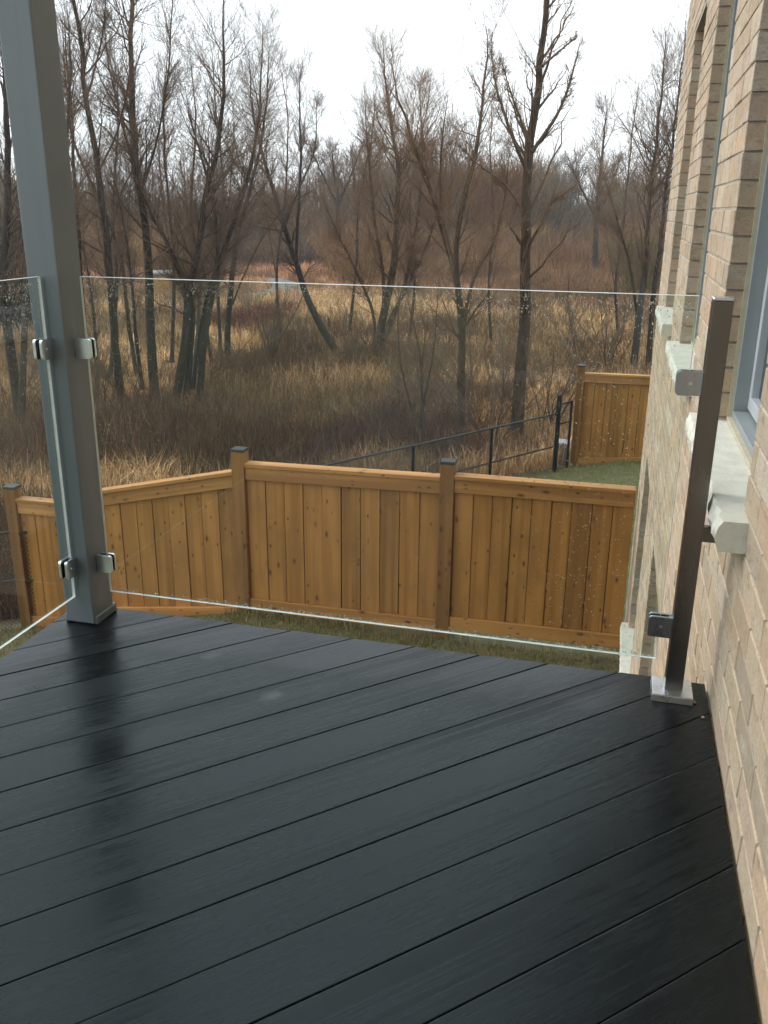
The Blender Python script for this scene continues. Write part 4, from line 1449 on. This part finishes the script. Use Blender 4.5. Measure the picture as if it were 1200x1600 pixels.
# copper scrub: individual bushes in the middle distance
def scrub_bush(u, D, h, w, col, seed, label, group, n=1150, blade=0.015, name="willow_bush"):
    p = at_range(u, 400, D)
    base = np.array([p[0], p[1], float(ground_z(p[0], p[1])) - 0.05])
    root = empty(name, tuple(base))
    tag(root, label, "bush", group)
    V, T, C = twig_fans([np.zeros(3)], [h], [w], n, [col], seed, blade)
    link_mesh("crown", np_mesh("crown", V, tris=T, attr={"tint": C}), M_LEAF, root)
    r = np.random.default_rng(seed)
    P, R = [], []
    for k in range(9):
        a, e = r.uniform(0, 6.28), r.uniform(0.1, 0.32) * w / h
        q = np.linspace(0, 0.75, 6)[:, None]
        P.append(q * h * np.array([math.cos(a) * e, math.sin(a) * e, 1]) + r.normal(0, 0.05, (6, 3)) * q)
        R.append(np.linspace(0.05, 0.015, 6))
    V, Q, q = tubes(np.array(P), np.array(R), 4)
    link_mesh("stems", np_mesh("stems", V, quads=Q, attr={"thick": np.clip(q / 0.05, 0, 1)}), M_BARK, root)
    return root


COP = (0.34, 0.20, 0.095)
for k in range(46):
    u = r_.uniform(455, 1020) if k > 8 else r_.uniform(100, 320)
    D = r_.uniform(66, 106)
    h = r_.uniform(2.6, 6.2) * (D / 80) * (1.0 if u < 720 else 0.85)
    col = np.array(COP) * r_.uniform(0.6, 1.1) * np.array([1, r_.uniform(0.9, 1.1), r_.uniform(0.85, 1.2)])
    scrub_bush(u, D, h, r_.uniform(4.5, 8), col, 200 + k, "reddish brown willow bush in the scrub before the far wood",
               "reddish brown willow bushes across the marsh")
scrub_bush(770, 100, 12.0, 6.5, (0.19, 0.085, 0.04), 260, "round copper-crowned tree sticking out of the treeline beside the tallest tree", None, n=2600, blade=0.03, name="copper_tree")
scrub_bush(1005, 62, 5.0, 5.0, (0.12, 0.11, 0.035), 261, "yellow green bush behind the twiggy tree by the house", None, n=1500, name="green_bush")
scrub_bush(18, 46, 7.4, 7.0, (0.060, 0.060, 0.030), 262, "olive green bushy tree far behind the left glass panel", None, n=2600, name="olive_tree")
for k, (u, D, h) in enumerate([(400, 46, 1.3), (370, 45, 1.2), (428, 48, 1.3), (345, 47, 1.1)]):
    scrub_bush(u, D, h, 2.6, (0.20, 0.055, 0.045), 270 + k, "low red-stemmed dogwood bush in front of the pale path", "red dogwood bushes by the path", n=700, blade=0.012, name="dogwood_bush")

# pale gravel path across the marsh, and a small shed far off
p = at_range(395, 462, 65)
bm = bmesh.new()
ctr = [(-7, -8), (-3, -4.5), (-0.5, 0), (0.4, 5), (-1.5, 11), (-6, 18)]
lft, rgt = [], []
for k, (dx, dy) in enumerate(ctr):
    for lst, sgn in ((lft, -1), (rgt, 1)):
        x, y = p[0] + dx + sgn * 1.3, p[1] + dy
        lst.append(bm.verts.new((x, y, float(ground_z(x, y)) + 0.10)))
for k in range(len(ctr) - 1):
    bm.faces.new((lft[k], rgt[k], rgt[k + 1], lft[k + 1]))
M_PATH = mat_plain("pale_wet_gravel", (0.155, 0.148, 0.135), 0.95, var=0.3, nscale=2.0)
PATH_PTS = [(p[0] + a, p[1] + b) for a, b in ctr]
tag(bm_obj("path", bm, M_PATH), kind='structure')

p = at_range(255, 412, 66)
sh = empty("garden_shed", (p[0], p[1], float(ground_z(p[0], p[1]))))
tag(sh, "small ochre shed with a white roof edge far behind the trunks", "shed")
M_OCH = mat_plain("ochre_siding", (0.36, 0.19, 0.06), 0.8)
bm = bmesh.new(); add_box(bm, -0.9, 0.9, -1, 1, -0.2, 1.75)
bm_obj("walls", bm, M_OCH, sh)
bm = bmesh.new(); add_box(bm, -1.1, 1.1, -1.2, 1.2, 1.752, 1.9, bevel=0.02)
bm_obj("roof", bm, M_BOX, sh)


# ------------------------------------------------------------------ grass
def blades(x, y, h, w, col, lean, seed):
    r = np.random.default_rng(seed)
    n = len(x)
    z = ground_z(x, y) - 0.02
    a = r.uniform(0, 2 * math.pi, n)
    face = r.uniform(0, math.pi, n)
    b = np.stack([x, y, z], 1)
    sd = np.stack([np.cos(face), np.sin(face), np.zeros(n)], 1) * w[:, None]
    ld = np.stack([np.cos(a), np.sin(a), np.zeros(n)], 1) * (lean * h)[:, None]
    m = b + ld * 0.3 + np.array([0, 0, 1.0]) * (h * 0.6)[:, None]
    t = b + ld + np.array([0, 0, 1.0]) * (h * np.sqrt(np.maximum(0.15, 1 - lean ** 2 * 0.8)))[:, None]
    V = np.stack([b - sd, b + sd, m + sd * 0.8, m - sd * 0.8, t], 1).reshape(-1, 3)
    i = np.arange(n)[:, None] * 5
    Q = i + np.array([[0, 1, 2, 3]])
    T = i + np.array([[3, 2, 4]])
    return V, Q, T, np.repeat(col, 5, 0)


def marsh_grass():
    r = np.random.default_rng(101)
    n = 440000
    az = r.uniform(math.radians(-22), math.radians(52), n)
    D = 11.0 + 98.0 * r.random(n) ** 1.55
    x, y = -np.sin(az) * D, np.cos(az) * D
    dens = fbm(x, y, 1.3)
    s = marsh_s(x, y)
    dp = np.full(n, 9.0)
    for (a, b), (c, d) in zip(PATH_PTS[:-1], PATH_PTS[1:]):
        t = np.clip(((x - a) * (c - a) + (y - b) * (d - b)) / ((c - a) ** 2 + (d - b) ** 2), 0, 1)
        dp = np.minimum(dp, np.hypot(x - a - t * (c - a), y - b - t * (d - b)) / 1.2)
    ok = (s > 0.25) & (r.random(n) < 0.35 + 1.1 * dens) & (dp > 1.0) & ~((y > 16.9) & (y < 19) & (x > -0.75))
    x, y, D, s = x[ok], y[ok], D[ok], s[ok]
    n = len(x)
    patch = fbm(x + 31, y, 6.0) + 0.25 * (fbm(x, y + 17, 1.7) - 0.5)
    # dead dark weeds stand in drifts, straw between them
    drift = np.exp(-(((x + 10.3) / 4.0) ** 2 + ((y - 19.0) / 2.6) ** 2)) * 0.45 + np.exp(-(((x + 5.4) / 1.4) ** 2 + ((y - 23) / 3.5) ** 2)) * 0.3 - np.exp(-(((x + 8.0) / 4.5) ** 2 + ((y - 14.5) / 1.8) ** 2)) * 0.35
    weed = np.clip((patch + drift - 0.56) / 0.10, 0, 1)
    isw = r.random(n) < weed * 0.9
    straw = np.array([[0.54, 0.35, 0.175], [0.42, 0.245, 0.115], [0.64, 0.47, 0.28], [0.30, 0.175, 0.085], [0.27, 0.19, 0.085], [0.36, 0.19, 0.095]])
    weedc = np.array([[0.11, 0.058, 0.036], [0.15, 0.075, 0.042], [0.085, 0.050, 0.034], [0.21, 0.115, 0.06]])
    col = np.where(isw[:, None], weedc[r.integers(0, 4, n)], straw[r.integers(0, 6, n)])
    far = np.clip((D - 55) / 25, 0, 1)[:, None]
    col = col * (1 - far) + far * np.array([0.40, 0.22, 0.115])
    col = col * r.uniform(0.75, 1.2, (n, 1)) * (0.55 + 1.0 * fbm(x + 77, y + 13, 1.1))[:, None]
    h = np.where(isw, r.uniform(0.5, 1.1, n), r.uniform(0.35, 0.95, n)) * (0.6 + 0.8 * fbm(x + 9, y + 5, 2.5))
    col = col * (1 + 0.55 * np.clip((fbm(x + 200, y + 40, 3.2) - 0.52) / 0.08, -0.6, 1))[:, None]
    h = h * np.clip((D - 8.0) / 7.0, 0.35, 1.0)
    w = (0.0026 + 0.00026 * D) * r.uniform(0.7, 1.3, n)
    lean = np.where(isw, r.uniform(0.0, 0.4, n), np.abs(r.normal(0.45, 0.42, n)).clip(0, 1.1))
    V, Q, T, C = blades(x, y, h, w, col, lean, 102)
    o = link_mesh("marsh_grass", np_mesh("marsh_grass", V, quads=Q, tris=T, attr={"tint": C}), M_BLADE)
    tag(o, "tall dry straw-coloured grass and dead weeds filling the marsh", "grass", kind='stuff')


marsh_grass()


def lawn():
    r = np.random.default_rng(111)
    X, Y, H, W, Cc, Ln = [], [], [], [], [], []
    for (x0, x1, y0, y1, n, green) in ((-9.0, 0.28, 4.6, 8.22, 85000, 0.35), (-5.5, 0.9, 8.42, 17.1, 60000, 0.75)):
        x, y = r.uniform(x0, x1, n), r.uniform(y0, y1, n)
        ok = (marsh_s(x, y) < 0.15) & (r.random(n) < 0.25 + 1.3 * fbm(x, y, 0.7))
        x, y = x[ok], y[ok]
        n = len(x)
        g = np.array([[0.13, 0.17, 0.055], [0.18, 0.20, 0.075], [0.09, 0.13, 0.04]])
        b = np.array([[0.24, 0.175, 0.075], [0.17, 0.115, 0.05], [0.32, 0.25, 0.125]])
        isg = r.random(n) < green * (0.45 + 1.1 * fbm(x + 5, y, 1.1))
        c = np.where(isg[:, None], g[r.integers(0, 3, n)] * (1.0 if green < 0.5 else 1.9), b[r.integers(0, 3, n)]) * r.uniform(0.75, 1.25, (n, 1))
        edge = np.exp(-np.abs(y - y1 + 0.02) / 0.12) * r.random(n)
        X.append(x); Y.append(y); Cc.append(c)
        H.append(r.uniform(0.035, 0.085, n) * (1 + 2.0 * edge * (fbm(x, y + 3, 0.5) > 0.5))); W.append(r.uniform(0.0018, 0.0042, n)); Ln.append(r.uniform(0.1, 0.9, n))
    V, Q, T, C = blades(*[np.concatenate(a) for a in (X, Y, H, W, Cc, Ln)], 112)
    o = link_mesh("lawn_grass", np_mesh("lawn_grass", V, quads=Q, tris=T, attr={"tint": C}), M_BLADE)
    tag(o, "short winter lawn around the wooden fences", "grass", kind='stuff')


lawn()


def weeds():
    r = np.random.default_rng(121)
    cs, hs, ws, cl = [], [], [], []
    feet = [at_range(u, 400, D)[:2] for u, D in ((190, 24), (243, 24.5), (290, 25), (358, 31), (543, 34), (585, 34.5), (722, 21), (806, 22), (990, 34), (30, 19), (128, 24), (425, 31))]
    while len(cs) < 2100:
        k = r.random()
        if k < 0.30:
            f = feet[r.integers(0, len(feet))]
            x, y = f[0] + r.normal(0, 1.5), f[1] + r.normal(0, 1.5)
        elif k < 0.52: x, y = -10.3 + r.normal(0, 3.2), 19.0 + r.normal(0, 2.0)
        elif k < 0.62: x, y = -13.5 + r.normal(0, 1.6), 15.5 + r.normal(0, 1.8)
        elif k < 0.72: x, y = -5.0 + r.normal(0, 1.0), 22.0 + r.normal(0, 3.0)
        else:
            az, D = r.uniform(math.radians(-12), math.radians(46)), r.uniform(13, 60)
            x, y = -math.sin(az) * D, math.cos(az) * D
            if fbm(x + 50, y, 5.0) < 0.5: continue
        if marsh_s(x, y) < 0.9 or (y < 19 and x > -0.9): continue
        cs.append(np.array([x, y, float(ground_z(x, y)) - 0.05]))
        hs.append(r.uniform(0.6, 1.5)); ws.append(r.uniform(0.5, 1.3))
        cl.append([(0.14, 0.075, 0.048), (0.10, 0.058, 0.040), (0.19, 0.10, 0.055), (0.13, 0.10, 0.075)][r.integers(0, 4)])
    V, T, C = twig_fans(cs, hs, ws, 46, cl, 122, 0.0045)
    o = link_mesh("dead_weeds", np_mesh("dead_weeds", V, tris=T, attr={"tint": C}), M_LEAF)
    tag(o, "dark tangled dead weeds and brush between the tree feet", "weeds", kind='stuff')


weeds()


# ------------------------------------------------------------------ damp air
bm = bmesh.new()
add_box(bm, -460, 460, -460, 460, -9.0, 16.0)
t = NT("damp_air")
pv = t.new("VolumePrincipled")
pv.inputs["Color"].default_value = (0.95, 0.96, 0.97, 1)
pv.inputs["Density"].default_value = 0.0007
t.link(pv.outputs[0], t.out.inputs["Volume"])
tag(bm_obj("haze", bm, t.m), kind='stuff')
